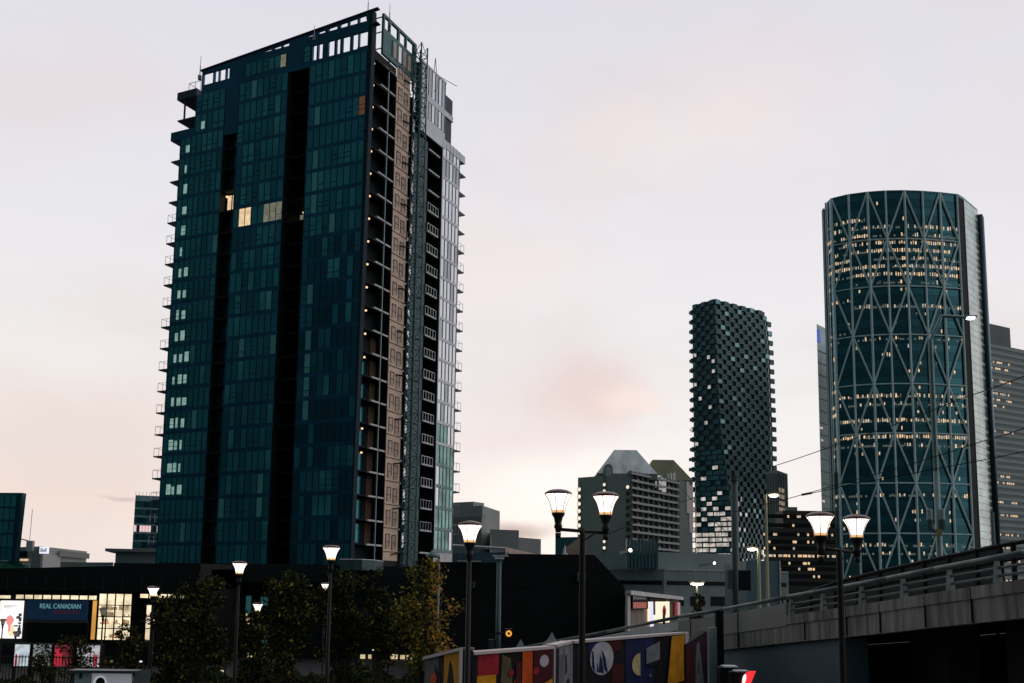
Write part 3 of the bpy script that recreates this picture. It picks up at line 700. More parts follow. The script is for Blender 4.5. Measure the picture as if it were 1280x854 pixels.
# ------------------------------------------------------------------ grey buildings between
b1, frs = bldg('grey_arena_block', 'large plain grey block behind the single lamp right of the tower', 'building', [(540, 300), (602, 290), (624, 310)], zt(602, 632, 290), ggrey, 40)
fr, ln = frs[0]
MB(gdark).fb(fr, 0, ln-.02, 5, zt(602, 650, 290), .01, .5).build('lower_wall', b1)
MB(ggrey).fb(fr, ln*.3, ln*.8, zt(602, 637, 290), zt(580, 626, 290), -6, -.5).build('roof_block', b1)
mb = MB(railm)
for j in range(26): mb.fb(fr, ln*.3+j*.55, ln*.3+j*.55+.08, zt(580, 651, 290), zt(580, 651, 290)+1.3, .2, .3)
mb.fb(fr, ln*.3, ln*.3+14.4, zt(580, 651, 290)+1.3, zt(580, 651, 290)+1.4, .2, .3); mb.build('railing', b1)
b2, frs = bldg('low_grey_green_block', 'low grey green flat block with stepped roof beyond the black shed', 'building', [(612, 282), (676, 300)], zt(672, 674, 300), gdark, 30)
fr, ln = frs[0]
P1 = MB(gdark); P1.prism([(fr[0].x, fr[0].y+.5), (fr[0].x+ln*.35, fr[0].y+3), (fr[0].x+ln*.35, fr[0].y+20), (fr[0].x, fr[0].y+20)], 10, zt(642, 662, 282)); P1.build('roof_block', b2)
b3, frs = bldg('blue_roof_shed', 'low shed with blue grey sloping roof behind the single lamp', 'shed', [(560, 170), (634, 160), (668, 175)], zt(620, 690, 160), mat('blue_roof', (.07, .16, .24), .4, .3, var=.2), 12)
MB(slabedge).path([at(565, 682, 168), at(633, 686, 162)], .25, n=6).build('ridge_trim', b3)
mb = MB(tanw); pts = [at(632, 696, 159.5), at(634, 684, 159.5), at(672, 693, 174), at(672, 696, 174)]; mb.prism([(pts[0].x, 159.5), (pts[2].x, 174), (pts[2].x, 176), (pts[0].x, 161)], 5, [pts[1].z, pts[2].z, pts[2].z, pts[1].z]); mb.build('cream_gable', b3)
b4, _ = bldg('teal_glass_block', 'small teal glass block just left of the grey hotel', 'building', [(694, 400), (722, 395)], zt(712, 672, 400), mat('teal_block', (.05, .14, .16), .3, .5, var=.2, scale=.1), 20)
# concrete low building in front of the hotel
tealconc = mat('teal_grey_concrete', (.225, .275, .27), .8, var=.15, scale=.15)
tb, frs = bldg('teal_grey_parkade', 'long low teal grey concrete parkade below the hotel and twisted tower', 'parkade', [(715, 190), (830, 185), (985, 195)], zt(830, 711, 185), tealconc, 50)
zz = zt(830, 711, 185)
fr, ln = frs[0]
MB(tealconc).fb(fr, ln*.25, ln*.98, zz, zt(800, 690, 185), -25, -4).build('upper_storey', tb)
fr, ln = frs[1]
MB(tealconc).fb(fr, 0, ln*.62, zz, zt(880, 690, 185), -25, -3).build('upper_storey', tb)
for (fr, ln) in frs:
    MB(black).fb(fr, ln*.02, ln*.98, zt(830, 731, 185), zt(830, 726, 185), .02, .1).build('dark_band', tb)
    for j in range(6): MB(black).fb(fr, ln*(.04+j*.16), ln*(.15+j*.16), zt(830, 757, 185), zt(830, 745, 185), .02, .1).build('dark_opening', tb)
mb = MB(mat('teal_box_metal', (.16, .24, .26), .4, .4, var=.25, scale=.6, streak=True)); mb.box((xg(933, 150), 150, 0), (xg(976, 150), 165, zt(950, 701, 150)))
wb = mb.build('plant_box'); tag(wb, 'boxy blue grey metal plant enclosure behind the right pair of road lights', 'plant enclosure')
MB(slabedge).box((xg(974.5, 150), 149.8, 0), (xg(976, 150), 149.99, zt(950, 701, 150))).build('edge_trim', wb)
dp = mat('louvred_teal', (.05, .13, .15), .4, .3)
MB(dp).box((xg(790, 170), 170, 0), (xg(830, 170), 176, zt(800, 676, 170))).build('roof_louvre', tb) if False else None
for (fr, ln) in frs:
    for j in range(1, 9): MB(gdark).fb(fr, ln*j/9-.05, ln*j/9+.05, zt(830, 744, 185), zz-.1, .005, .03).build('panel_joint', tb)
    MB(whitebal).fb(fr, .1, ln-.1, zz-.25, zz+.02, .01, .14).build('parapet_trim', tb)
lv = MB(dp)
for j in range(9): lv.box((xg(789+j*4.6, 178), 184, zz), (xg(792.5+j*4.6, 178), 186, zt(800, 673+(j % 3), 184)))
lv.build('roof_louvres', tb)
for (px, py, s) in ((788, 688, .5), (893, 704, .35)):
    p = at(px, py, 172); mb = MB(hwy); mb.tube(p, p+V((0, -.15, 0)), s*.5, hwy, 10); mb.box(p+V((-s*.6, .02, -s*.6)), p+V((s*.6, 14, s*.6)), tealconc)
    tag(mb.build('flood_light'), 'round white flood light on the parkade wall, %s' % ('the larger one right of the double lamp' if s > .4 else 'the faint one below the twisted tower'), 'flood light')
# ------------------------------------------------------------------ far left buildings
gl, frs = bldg('leaning_glass_office', 'teal banded glass block cut off by the left edge of the photo', 'office building', [(-60, 206), (15, 205)], zt(15, 616, 205), glassA, 20)
fr, ln = frs[0]; ztp = zt(15, 616, 205)
MB(glassN).hexa([fr[0]+fr[1]*(ln-.02)+V((0, 0, 0)), fr[0]+fr[1]*(ln+.2), fr[0]+fr[1]*(ln+.2)-fr[2]*1.5, fr[0]+fr[1]*(ln-.02)-fr[2]*1.5]+[fr[0]+fr[1]*(ln-.02)+V((0, 0, ztp)), fr[0]+fr[1]*(ln+1.1)+V((0, 0, ztp)), fr[0]+fr[1]*(ln+1.1)-fr[2]*1.5+V((0, 0, ztp)), fr[0]+fr[1]*(ln-.02)-fr[2]*1.5+V((0, 0, ztp))]).build('leaning_end_wall', gl)
for k in range(7):
    z = ztp-1.4-k*2.75
    ribbon(gl, fr, 0, ln, z-1.4, z+.9, 10, lambda i: random.choice((glassB, glassC, glassC)), d=.05, mw=.12, sash=False)
    MB(spandrel).fb(fr, 0, ln, z-1.85, z-1.45, 0, .1).build('spandrel', gl)
br, frs = bldg('glass_block_with_pink_lights', 'teal glass block with pinkish lit windows behind the left edge of the tower', 'office building', [(164.5, 330), (215, 335)], zt(168, 619, 330), mat('teal_office', (.2, .32, .36), .3, .5, var=.35, scale=.3), 20)
fr, ln = frs[0]; zb = zt(168, 619, 330)
mb = MB(railm)
for j in range(12): mb.fb(fr, j*1.1, j*1.1+.1, zb, zb+1.3, -.5, -.4)
mb.build('roof_posts', br)
for k in range(6):
    z = zb-2.5-k*2.7
    pinkl = lit('pink_window', (1, .7, .72), .8)
    ribbon(br, fr, 0, ln, z-1.5, z+.6, 14, (lambda i, k=k: pinkl if k == 3 and random.random() < .75 else random.choice((glassB, glassC, glassA, glassC))), d=.05, mw=.1, sash=False)
lb, frs = bldg('grey_flat_building', 'plain grey flat roofed building with jutting roof edge left of the tower foot', 'building', [(144, 180), (205, 182)], zt(170, 690, 180), mat('greyflat', (.24, .30, .32), .7, var=.1, scale=.2), 20)
fr, ln = frs[0]
MB(gdark).fb(fr, -1.6, ln, zt(170, 690, 180), zt(170, 686.5, 180), -10, 1.5).build('roof_slab', lb)
g1, frs = bldg('grey_industrial_building', 'grey industrial building with a square glowing white sign and mast', 'building', [(15, 230), (50, 222), (108, 250)], zt(50, 683, 222), ggrey, 20)
fr, ln = frs[1]
MB(whitebal).fb(fr, 0, ln*.35, 0, zt(60, 693, 225), .02, .6).build('white_wall', g1)
MB(gdark).fb(fr, ln*.3, ln*.98, zt(80, 697, 240), zt(80, 690, 240), .65, .9).build('dark_band', g1)
MB(offw).fb(frs[0][0], frs[0][1]*.4, frs[0][1]*1.02, 0, zt(40, 690, 225), .1, 3).build('dark_annex', g1)
fr0, l0 = frs[0]
zs = zt(53, 692, 222)
sg = MB(lit('white_sign_glow', (.85, .85, 1), 1.0)); pa = at(49, 692, 218); pb = at(59.5, 692, 218); sg.box((pa.x, 218, pa.z), (pb.x, 218.6, zt(54, 683.5, 218))); so = sg.build('roof_sign', g1)
text('Bell', 'sign_lettering', g1, (pa.x+(pb.x-pa.x)/2, 217.9, pa.z+.35), (1, 0, 0), 1.15, mat('sign_blue_grey', (.2, .3, .5), .5), (0, -1, 0), .8)
p = at(37, 676, 222); m1 = MB(whitebal); m1.box(p+V((-.7, 0, -6)), p+V((.7, 1, 0))); m1.tube(p, p+V((.1, 0, 7)), .06, n=5); m1.build('mast', g1)
mb = MB(slabedge); mb.path([at(16, 671, 229), at(35, 676, 226)], .15, n=5); mb.build('roof_rail', g1)
g2, frs = bldg('low_grey_sheds', 'row of low grey sheds right of the white sign building', 'shed', [(76, 180), (110, 182), (142, 180)], zt(110, 703, 182), gdark, 10)
MB(mat('pale_blue_shed', (.35, .42, .48), .7)).fb(frs[1][0], -4, frs[1][1], 5, zt(120, 706, 180), .1, 1).build('pale_wall', g2)
gn, frs = bldg('green_hoarded_building', 'low building wrapped in bright green mesh at the left edge', 'building', [(-20, 170), (32, 172)], zt(10, 705, 170), mat('green_mesh', (.02, .22, .10), .7, var=.5, scale=.6), 10)
MB(mat('green_mesh2', (.02, .14, .07), .7, var=.5, scale=.6)).prism([(xg(-10, 171), 171), (xg(25, 171), 171), (xg(20, 171), 175), (xg(-10, 171), 175)], 11, [zt(-10, 700, 171), zt(25, 706, 171), zt(20, 706, 171), zt(-10, 700, 171)]).build('mesh_roof', gn)
for j, px in enumerate((70, 82)): pass
p = at(25, 701, 200); tag(MB(warm).box(p, p+V((1.5, .3, .35))).box(p+V((-.3, .3, -13)), p+V((1.8, .6, .6)), gdark).build('lit_kiosk'), 'small yellowish lit sign low beside the green mesh building', 'sign')
# ------------------------------------------------------------------ TOWER PODIUM + MALL
pod = empty('tower_podium', (xg(300, 104), 104, 0), 'black low podium building under the residential tower', 'building')
xs = [xg(p, 104) for p in (140, 395, 470, 565)]
ztp = zt(250, 705, 104)
mb = MB(darkbody); mb.prism([(xs[0], 104), (xs[3]+.5, 104), (xs[3]+4, 124), (xs[0]-3, 124)], 0, ztp); mb.build('wall', pod)
mb = MB(darkbody); mb.box((xg(200, 102), 101, zt(300, 727, 101)), (xg(450, 102), 103.98, zt(300, 704.5, 101))); mb.build('canopy', pod)
cp = mat('canopy_glass', (.07, .12, .12), .4, .4, var=.3)
mb = MB(cp); a = at(425, 700, 99); b = at(466, 700, 99)
plan = [(a.x, 99), (b.x-1, 98.6), (b.x, 100), (b.x+.4, 103.9), (a.x-.5, 103.9)]
mb.prism(plan, a.z-1.0, a.z); mb.build('glass_canopy', pod)
MB(slabedge).path([V((p[0], p[1]-.05, a.z+.05)) for p in plan[:4]], .06, n=5).build('canopy_edge', pod)
tl = mat('teal_door_glass', (.05, .16, .17), .3, .3, emit=(.1, .45, .45), es=.12)
for (x0, x1, y0, y1) in ((279, 292, 744, 768), (307, 314, 745, 770), (326, 337, 746, 757), (325, 334, 800, 830)):
    pa = at(x0, y1, 103.9); pb = at(x1, y0, 103.9); MB(tl).box((pa.x, 103.8, pa.z), (pb.x, 103.99, pb.z)).build('teal_window', pod)
yl = lit('shop_yellow', (1, .8, .45), .7, .5, 2)
for (x0, x1, y0, y1) in ((307, 312, 767, 780), (488, 497, 818, 838), (500, 506, 820, 838), (508, 519, 819, 836), (450, 456, 828, 838), (460, 464, 826, 838), (308, 320, 838, 860), (248, 258, 850, 860), (270, 276, 852, 860)):
    pa = at(x0, y1, 103.9); pb = at(x1, y0, 103.9); MB(yl).box((pa.x, 103.78, max(.1, pa.z)), (pb.x, 103.99, max(.5, pb.z))).build('lit_window', pod)
# mall
my = 92
mall = empty('shopping_mall', (xg(60, my), my, 0), 'black shopping building with a glowing two storey glass front and dark store sign', 'shopping mall')
mx0, mx1 = xg(-120, my), xg(262, my)
mb = MB(black); mb.prism([(mx0, my+.3), (mx1, my+.3), (mx1, my+11), (mx0, my+11)], 0, [zt(0, 722, my), zt(255, 712, my), zt(255, 712, my)+.3, zt(0, 722, my)+.3]); mb.build('wall', mall)
fz0, fz1 = zt(0, 743, my), zt(255, 741, my)
mb = MB(black); q = [V((mx0, my-3, fz0+.4)), V((mx1, my-3, fz1)), V((mx1, my+12, fz1+.6)), V((mx0, my+12, fz0+.8))]
topz = [zt(0, 716, my-3), zt(255, 705, my-3)]
mb.hexa([*q, V((mx0, my-3, topz[0])), V((mx1, my-3, topz[1])), V((mx1, my+12, topz[1]+.3)), V((mx0, my+12, topz[0]+.3))]); mb.build('roof_fascia', mall)
creme = lit('mall_interior_cream', (1, .84, .56), .95, .45, .9)
amber = lit('mall_interior_amber', (1, .48, .10), .62, .2, .5)
pinkc = lit('mall_interior_pink', (1, .78, .55), .95, .35, .7)
frM = (V((0, my+.3, 0)), V((1, 0, 0)), V((0, -1, 0)))
X = lambda px: xg(px, my, 770)
Z = lambda py: zt(100, py, my)
def glaz(x0, x1, y0, y1, mt, name, nx, nz, mlabel=None):
    mb = MB(mt); a, b = X(x0), X(x1); c, d = Z(y1), Z(y0)
    mb.fq(frM, a, b, c, d, .06)
    for i in range(nx+1):
        u = a+(b-a)*i/nx; mb.fb(frM, u-.05, u+.05, c, d, .04, .14, black)
    for i in range(nz+1):
        u = c+(d-c)*i/nz; mb.fb(frM, a, b, u-.04, u+.04, .04, .13, black)
    return mb.build(name, mall)
glaz(-100, 11, 745, 750, creme, 'clerestory_window', 6, 1); glaz(16, 119, 744, 750, creme, 'clerestory_window', 9, 1)
glaz(-60, 1, 752, 800, creme, 'shop_window', 4, 4)
glaz(113, 120, 750, 800, amber, 'amber_window', 1, 1)
glaz(121, 163, 741.5, 800, creme, 'shop_window', 4, 4)
glaz(172, 230, 741, 747, creme, 'clerestory_window', 5, 1)
glaz(181, 189, 755, 800, pinkc, 'shop_window', 1, 3)
glaz(190, 228, 760, 800, black, 'dark_window', 3, 3)
# shelves / silhouettes inside glass
for i in range(34):
    a = X(124)+random.random()*(X(160)-X(124)); c = Z(random.choice((762, 771, 780, 790, 797))); w = .1+random.random()*.35
    MB(mat('shelf_goods', (.5, .36, .24), .7, var=.5, scale=3, emit=(.5, .35, .2), es=.5)).fb(frM, a, a+w, c, c+.1+random.random()*.4, .065, .1).build('shop_item', mall)
sb = mat('store_sign_blue', (.012, .035, .085), .5, emit=(.02, .08, .2), es=.12)
MB(sb).fb(frM, X(34), X(109), Z(776), Z(751), .1, .5).build('store_sign', mall)
MB(mat('sign_grey_bar', (.06, .06, .06), .6)).fb(frM, X(33), X(110), Z(779), Z(775), .1, .55).build('sign_bar', mall)
MB(black).fb(frM, X(31), X(111.5), Z(800), Z(779.5), .1, .45).build('dark_entrance', mall)
tt = lit('sign_letter_teal', (.22, .55, .58), .45); tr = lit('sign_letter_red', (.35, .02, .03), .14)
text('REAL CANADIAN', 'sign_lettering', mall, (X(76), my-.22, Z(761)), (1, 0, 0), .62, tt, (0, -1, 0), .78)
text('SUPERSTORE', 'sign_lettering', mall, (X(83), my-.22, Z(767.5)), (1, 0, 0), .42, tr, (0, -1, 0), .95)
for px in range(-40, 250, 24): MB(mat('seam_grey', (.02, .024, .026), .6)).box((xg(px, my-3), my-3.03, fz0+.45), (xg(px, my-3)+.05, my-3.002, zt(px, 722, my-3))).build('cladding_seam', mall)
# lit advertising poster
adv = lit('poster_white_glow', (1, .96, .95), 1.2); adr = lit('poster_pink', (1, .35, .33), .9); adt = lit('poster_teal_grey', (.12, .12, .14), .4); ado = lit('poster_amber', (1, .8, .5), 1.0)
po = MB(adv).fb(frM, X(2), X(28), Z(799), Z(752), .15, .6).build('lit_poster'); tag(po, 'tall glowing white advertising poster with pink blot on the mall front', 'poster')
mb = MB(adr); cx0, cz0 = X(15), Z(780)
mb.face([V((cx0+.45*math.cos(t)*(.6+.4*math.sin(3*t)), my-.35, cz0+.75*math.sin(t))) for t in [i*math.pi/8 for i in range(16)]]); mb.fb(frM, X(17), X(22), Z(783.5), Z(783), .61, .63, adr); mb.face([V((X(18)+.35*math.cos(t), my-.34, Z(790)+.5*math.sin(t))) for t in [i*math.pi/6 for i in range(12)]], ado)
mb.build('poster_graphic', po)
mb = MB(adt)
for i in range(3): mb.fb(frM, X(6), X(22-4*i), Z(758+1.7*i), Z(757.4+1.7*i), .61, .62)
for i in range(9): a = X(20)+random.random()*.5; c = Z(797-i*3.2); mb.fb(frM, a, a+.2+random.random()*.25, c, c+.12+random.random()*.3, .61, .62)
mb.build('poster_marks', po)
# lower banner posters behind fence
lp = [((18, 37), (.8, .93, 1), 'tall pale blue white lit panel, leftmost of the low row before the mall'), ((41, 64), (.35, .38, .38), 'dim grey lit panel in the low row before the mall'), ((68, 90), (.32, .03, .05), 'red and white lit panel in the low row before the mall'), ((96, 127), (.75, .72, .78), 'pinkish white lit panel with tree shadows at the right end of the low row')]
for (xr, c, lab) in lp:
    a, b = xg(xr[0], 74, 820), xg(xr[1], 74, 820); z0, z1 = zt(60, 833, 74), zt(60, 806, 74)
    mb = MB(lit('panel_%d' % xr[0], c, .55, .5, 2)); mb.box((a, 74, z0), (b, 74.3, z1)); o = mb.build('light_panel'); tag(o, lab, 'light panel', None)
    g = MB(lampblk); g.box((a-.06, 73.95, 0), (a, 74.3, z1+.05)); g.box((b, 73.95, 0), (b+.06, 74.3, z1+.05)); g.box((a, 73.95, z1), (b, 74.3, z1+.08)); g.build('frame', o)
    if xr[0] in (18, 68, 96):
        r = MB(lit('panel_red', (.9, .04, .08), .5)); w = b-a; s = .08 if xr[0] == 18 else .72 if xr[0] == 96 else .02; r.box((a+w*s, 73.93, z0+.02), (a+w*(s+(.12 if xr[0] != 68 else .4)), 73.99, z1-.7 if xr[0] != 68 else z1-.3)); r.build('red_stripe', o)
# iron fence before panels
fe = MB(lampblk); x0, x1 = xg(-20, 72), xg(175, 72)
n = int((x1-x0)/.22)
for i in range(n): fe.box((x0+i*.22, 72, 0), (x0+i*.22+.04, 72.04, 2.15))
fe.box((x0, 71.98, 2.0), (x1, 72.06, 2.06)); fe.box((x0, 71.98, .3), (x1, 72.06, .36)); tag(fe.build('iron_fence'), 'black iron picket fence in front of the lit panels and mall', 'fence')
# ------------------------------------------------------------------ BLACK SHED
bs = empty('black_shed', (xg(660, 84), 84, 0), 'big black windowless shed with sloping right roof edge behind the murals', 'building')
xa, xb, xc, xd = xg(540, 84), xg(633, 84), xg(743, 84, 700), xg(781, 84, 760)
z1, z2, z3 = zt(590, 703, 84), zt(690, 693, 84), zt(781, 734, 84)
vprism([(xa, 0), (xd, 0), (xd, z3), (xc, z2), (xb, z2), (xb-.3, z1), (xa, z1)], 84, 106, black, 'wall', bs)
mb = MB(darkbody); mb.box((xg(596, 84), 83.9, zt(600, 733.5, 84)), (xg(672, 84), 83.97, zt(600, 732.8, 84))); mb.build('trim_line', bs)
mb = MB(slabedge); pa = at(616, 694, 83); mb.box((pa.x, 82.6, pa.z-.12), (pa.x+1.3, 84, pa.z)); mb.build('roof_vent', bs)
mb = MB(slabedge); pa = at(572, 701, 83); mb.box((pa.x, 82.6, pa.z-.06), (pa.x+1.9, 83.9, pa.z)); mb.build('roof_flashing', bs)
for (px, py, s) in ((727, 721, .35), (590, 731, .25)):
    pa = at(px, py, 83.6); mb = MB(mat('grey_fitting', (.12, .13, .13), .5)); mb.box(pa+V((-s, .0, -s)), pa+V((s, .38, s))); mb.box(pa+V((-s*.6, -.05, -s*.6)), pa+V((s*.6, 0, s*.8)), glassN); mb.build('wall_fitting', bs)
pa = at(726, 693, 86); mb = MB(tanw); mb.prism([(pa.x-1.4, 86), (pa.x+.5, 86), (pa.x+.5, 88), (pa.x-1.4, 88)], pa.z-.5, [pa.z+.5, pa.z+1.9, pa.z+1.9, pa.z+.5]); mb.build('chimney_block', bs)
pa = at(706, 692, 85); mb = MB(railw); mb.tube(pa, pa+V((0, 0, .7)), .12, n=6, r2=.03); mb.tube(pa-V((0, 0, .4)), pa, .25, n=8); mb.build('roof_vent', bs)
# two white tent tops
for (px, py, lab) in ((651, 799, 'small grey peaked tent roof, left of the two behind the murals'), (690, 790, 'small grey peaked tent roof, right of the two behind the murals')):
    pa = at(px, py, 60); mb = MB(mat('tent_cloth', (.22, .25, .24), .8, var=.1)); w = .75; zb = pa.z-1.0
    k = len(mb.v); mb.v += [pa, V((pa.x-w, 59.3, zb)), V((pa.x+w, 59.3, zb)), V((pa.x+w, 60.8, zb)), V((pa.x-w, 60.8, zb)), V((pa.x-.22, 59.8, pa.z-.42)), V((pa.x+.22, 59.8, pa.z-.42)), V((pa.x+.22, 60.2, pa.z-.42)), V((pa.x-.22, 60.2, pa.z-.42))]
    for i in range(4):
        j = (i+1) % 4; mb.f += [(0, 5+i, 5+j), (5+i, 1+i, 1+j, 5+j)]; mb.m += [0, 0]
    o = mb.build('tent_roof'); tag(o, lab, 'tent', 'peaked tents behind the murals')
    pm = MB(railm); [pm.tube(V((pa.x+sx*w*.95, y, 0)), V((pa.x+sx*w*.95, y, zb)), .03, n=5) for sx in (-1, 1) for y in (59.35, 60.75)]; pm.build('tent_poles', o)
# ------------------------------------------------------------------ SMALL SHOP with lit screen
sh = empty('corner_shop', (xg(782, 80), 80, 0), 'small shop with sloping cream roof edge and bright lit window beside the black shed', 'shop')
fr, ln = fr2((xg(781.5, 79), 79), (xg(848, 92), 92))
q = lambda u, d, z: fr[0]+fr[1]*u+fr[2]*d+V((0, 0, z))
zA, zB = zt(782, 738, 79), zt(848, 746, 92)
shopw = mat('shop_timber', (.22, .18, .15), .7, var=.3, scale=1.5, streak=True)
mb = MB(shopw); pa_, pb_ = q(0, 0, 0), q(ln, 0, 0); mb.prism([(pa_.x, pa_.y), (pb_.x, pb_.y), (pb_.x*1.04, pb_.y*1.04), (pa_.x*1.05, pa_.y*1.05)], 0, [zA-.2, zB-.2, zB-.2, zA-.2]); mb.build('wall', sh)
mb = MB(slabedge); mb.hexa([q(0, .5, zA-.35), q(ln, .5, zB-.3), V((pb_.x*1.04, pb_.y*1.04, zB-.3)), V((pa_.x*1.05, pa_.y*1.05, zA-.35)), q(0, .5, zA), q(ln, .5, zB), V((pb_.x*1.04, pb_.y*1.04, zB)), V((pa_.x*1.05, pa_.y*1.05, zA))]); mb.build('roof_fascia', sh)
MB(mat('shop_cream_edge', (.55, .5, .45), .6)).fb(fr, 0, ln*.045, 0, zA-.36, .02, .2).build('corner_trim', sh)
sc = lit('shop_window_glow', (1, .82, .6), 1.1); 
w0, w1 = ln*.36, ln*.74
zw1 = zt(810, 752, 85); zw0 = zt(810, 779, 85)
MB(sc).fb(fr, w0, w1, zw0, zw1, .1, .3).build('lit_window', sh)
mb = MB(lit('shop_blue_white', (.75, .75, 1), 1.0)); mb.fb(fr, w0, w0+.9, zw0-.3, zw1, .3, .34); mb.build('window_sticker', sh)
mb = MB(lit('figure_red', (.7, .03, .06), .5)); 
mb.face([q(w1-1.7+.55*math.cos(t), .36, zw1-.8+.5*math.sin(t)) for t in [i*math.pi/6 for i in range(12)]]); mb.fb(fr, w1-2.1, w1-1.4, zw0+.9, zw1-1.0, .3, .37); mb.fb(fr, w1-2.0, w1-1.5, zw0-.2, zw0+1.2, .3, .38, black); mb.fb(fr, w0+.8, w0+1.3, zw1-1.1, zw1, .3, .36, mat('dark_red', (.05, .005, .008), .5)); mb.build('window_graphic', sh)
MB(black).fb(fr, ln*.34, ln*.66, zw1, zw1+.45, .1, .35).build('dark_header', sh)
# shop sign : illegible dark grey row over red row
sgz = zt(792, 745, 80)
s1 = MB(black).fb(fr, ln*.06, ln*.33, sgz-1.05, sgz+.35, .2, .3).build('sign_board', sh)
mb = MB(mat('sign_grey_glyph', (.4, .38, .38), .5)); 
for i in range(6): mb.fb(fr, ln*.07+i*.55, ln*.07+i*.55+.36, sgz-.28, sgz+.25, .3, .33)
mb.build('sign_grey_band', s1)
mb = MB(lit('sign_red_band', (.8, .2, .15), .35)); 
for i in range(8): mb.fb(fr, ln*.07+i*.42, ln*.07+i*.42+.3, sgz-.98, sgz-.5, .3, .33)
mb.build('sign_red_band', s1)
MB(mat('red_poster', (.35, .03, .04), .6, emit=(.5, .05, .05), es=.15)).fb(fr, ln*.88, ln*.93, zB-2.0, zB-.5, .1, .2).build('red_poster', sh)
MB(lit('pink_poster', (.8, .45, .45), .4)).fb(fr, ln*.95, ln*.99, zB-2.0, zB-.5, .1, .2).build('pink_poster', sh)
# ------------------------------------------------------------------ RAMP
rp = [(640, 812), (700, 800.5), (760, 789.5), (850, 771), (905, 762), (985, 746.5), (1049, 735), (1110, 723.5), (1170, 711.5), (1280, 691), (1420, 664)]
def ry(px): return 75.0/(1+ (px-640)/F*75.0/1.0*0) if False else 75*12.9/((px-640)/F*50+12.9)  # straight line (0,75)-(12.9,25)
def rpt(px, py, off=0):
    Y = ry(px); p = at(px, py, Y); return p
rail = [rpt(px, py) for px, py in rp]
rd = (V((12.9, 25, 0))-V((0, 75, 0))).normalized(); rn = V((rd.y, -rd.x, 0)); 
if rn.y > 0: rn = -rn                    # toward camera side
if rn.x > 0 and False: pass
far = -rn
ramp = empty('road_ramp', V((rail[5].x, rail[5].y, 0)), 'concrete road ramp rising to the right with pipe railing and stained edge', 'ramp')
def strip_box(pts, dz0, dz1, dn0, dn1, mt, name, parent=ramp, z0fix=None):
    mb = MB(mt)
    for a, b in zip(pts[:-1], pts[1:]):
        zz0 = (a.z+dz0, b.z+dz0) if z0fix is None else (z0fix, z0fix)
        A = lambda p, n, z: V((p.x, p.y, 0))+rn*n+V((0, 0, z))
        mb.hexa([A(a, dn1, zz0[0]), A(b, dn1, zz0[1]), A(b, dn0, zz0[1]), A(a, dn0, zz0[0]), A(a, dn1, a.z+dz1), A(b, dn1, b.z+dz1), A(b, dn0, b.z+dz1), A(a, dn0, a.z+dz1)], mt)
    return mb.build(name, parent)
ext = rail[-1]+(rail[-1]-rail[-2])*1.2
railx = rail+[ext]
railst = mat('rail_steel', (.14, .17, .165), .5, .4, var=.3, scale=1.5)
MB(railst).path(railx, .085, n=10).build('top_rail', ramp, smooth=True)
# parapet geometry relative to rail (m)
strip_box(railx[5:], -.98, -.66, -.25, .12, concst, 'kerb_edge')
strip_box(railx[5:], -1.62, -.985, -.25, .08, concst, 'edge_beam')
strip_box(railx[3:6], -1.02, -.22, -.25, .10, conc, 'parapet_wall')
strip_box(railx[3:6], -1.62, -1.03, -.25, .07, concst, 'edge_beam')
strip_box(railx[:4], -.6, -.2, -.25, .05, slabedge, 'parapet_wall')
strip_box(railx[:4], -1.4, -.62, -.25, .0, black, 'edge_beam')
strip_box(railx, -1.3, -1.0, -8.5, -.26, asph, 'road_deck')
strip_box(railx[3:7], 0, -1.63, -1.0, -.1, concblue, 'abutment_wall', z0fix=0)
# lower rails and posts
for dz in (-.26, -.47): MB(railst).path([p+V((0, 0, dz))-rn*.05 for p in railx[5:]], .035, n=6).build('lower_rail', ramp)
for px in (988, 1028, 1076, 1128, 1186, 1245, 1310):
    k = 0
    t = [(a, b) for a, b in zip(rp[:-1], rp[1:]) if a[0] <= px <= b[0]]
    py = t[0][0][1]+(t[0][1][1]-t[0][0][1])*(px-t[0][0][0])/(t[0][1][0]-t[0][0][0]); p = rpt(px, py)
    q = V((p.x, p.y, 0)); mb = MB(railst); r0 = rd
    A = lambda u, n, z: q+rd*u+rn*n+V((0, 0, z))
    mb.hexa([A(-.09, .06, p.z-.66), A(.09, .06, p.z-.66), A(.09, -.12, p.z-.66), A(-.09, -.12, p.z-.66), A(-.05, .03, p.z-.05), A(.05, .03, p.z-.05), A(.05, -.05, p.z-.05), A(-.05, -.05, p.z-.05)]); mb.build('rail_post', ramp)
for px in (866, 925, 1008, 1060, 1102, 1158, 1216):
    t = [(a, b) for a, b in zip(rp[:-1], rp[1:]) if a[0] <= px <= b[0]]
    py = t[0][0][1]+(t[0][1][1]-t[0][0][1])*(px-t[0][0][0])/(t[0][1][0]-t[0][0][0]); p = rpt(px, py); qq = V((p.x, p.y, 0))
    A = lambda u, n, z: qq+rd*u+rn*n+V((0, 0, z))
    zb_, zt_ = p.z-1.6, p.z-(.24 if px < 985 else .68)
    MB(black).hexa([A(-.012, .128, zb_), A(.012, .128, zb_), A(.012, .06, zb_), A(-.012, .06, zb_), A(-.012, .128, zt_), A(.012, .128, zt_), A(.012, .06, zt_), A(-.012, .06, zt_)]).build('expansion_joint', ramp)
# piers under deck
for (px, w) in ((1075, .5), (1200, .6)):
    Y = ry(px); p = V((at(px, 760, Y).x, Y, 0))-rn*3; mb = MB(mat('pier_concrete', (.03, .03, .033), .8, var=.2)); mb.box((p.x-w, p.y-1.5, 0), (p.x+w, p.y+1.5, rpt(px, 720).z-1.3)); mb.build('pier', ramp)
strip_box(railx, 0, -1.31, -9, -8.6, black, 'underdeck_shade_sheet', z0fix=0)  # black sheet added to stand in for the shade under the deck
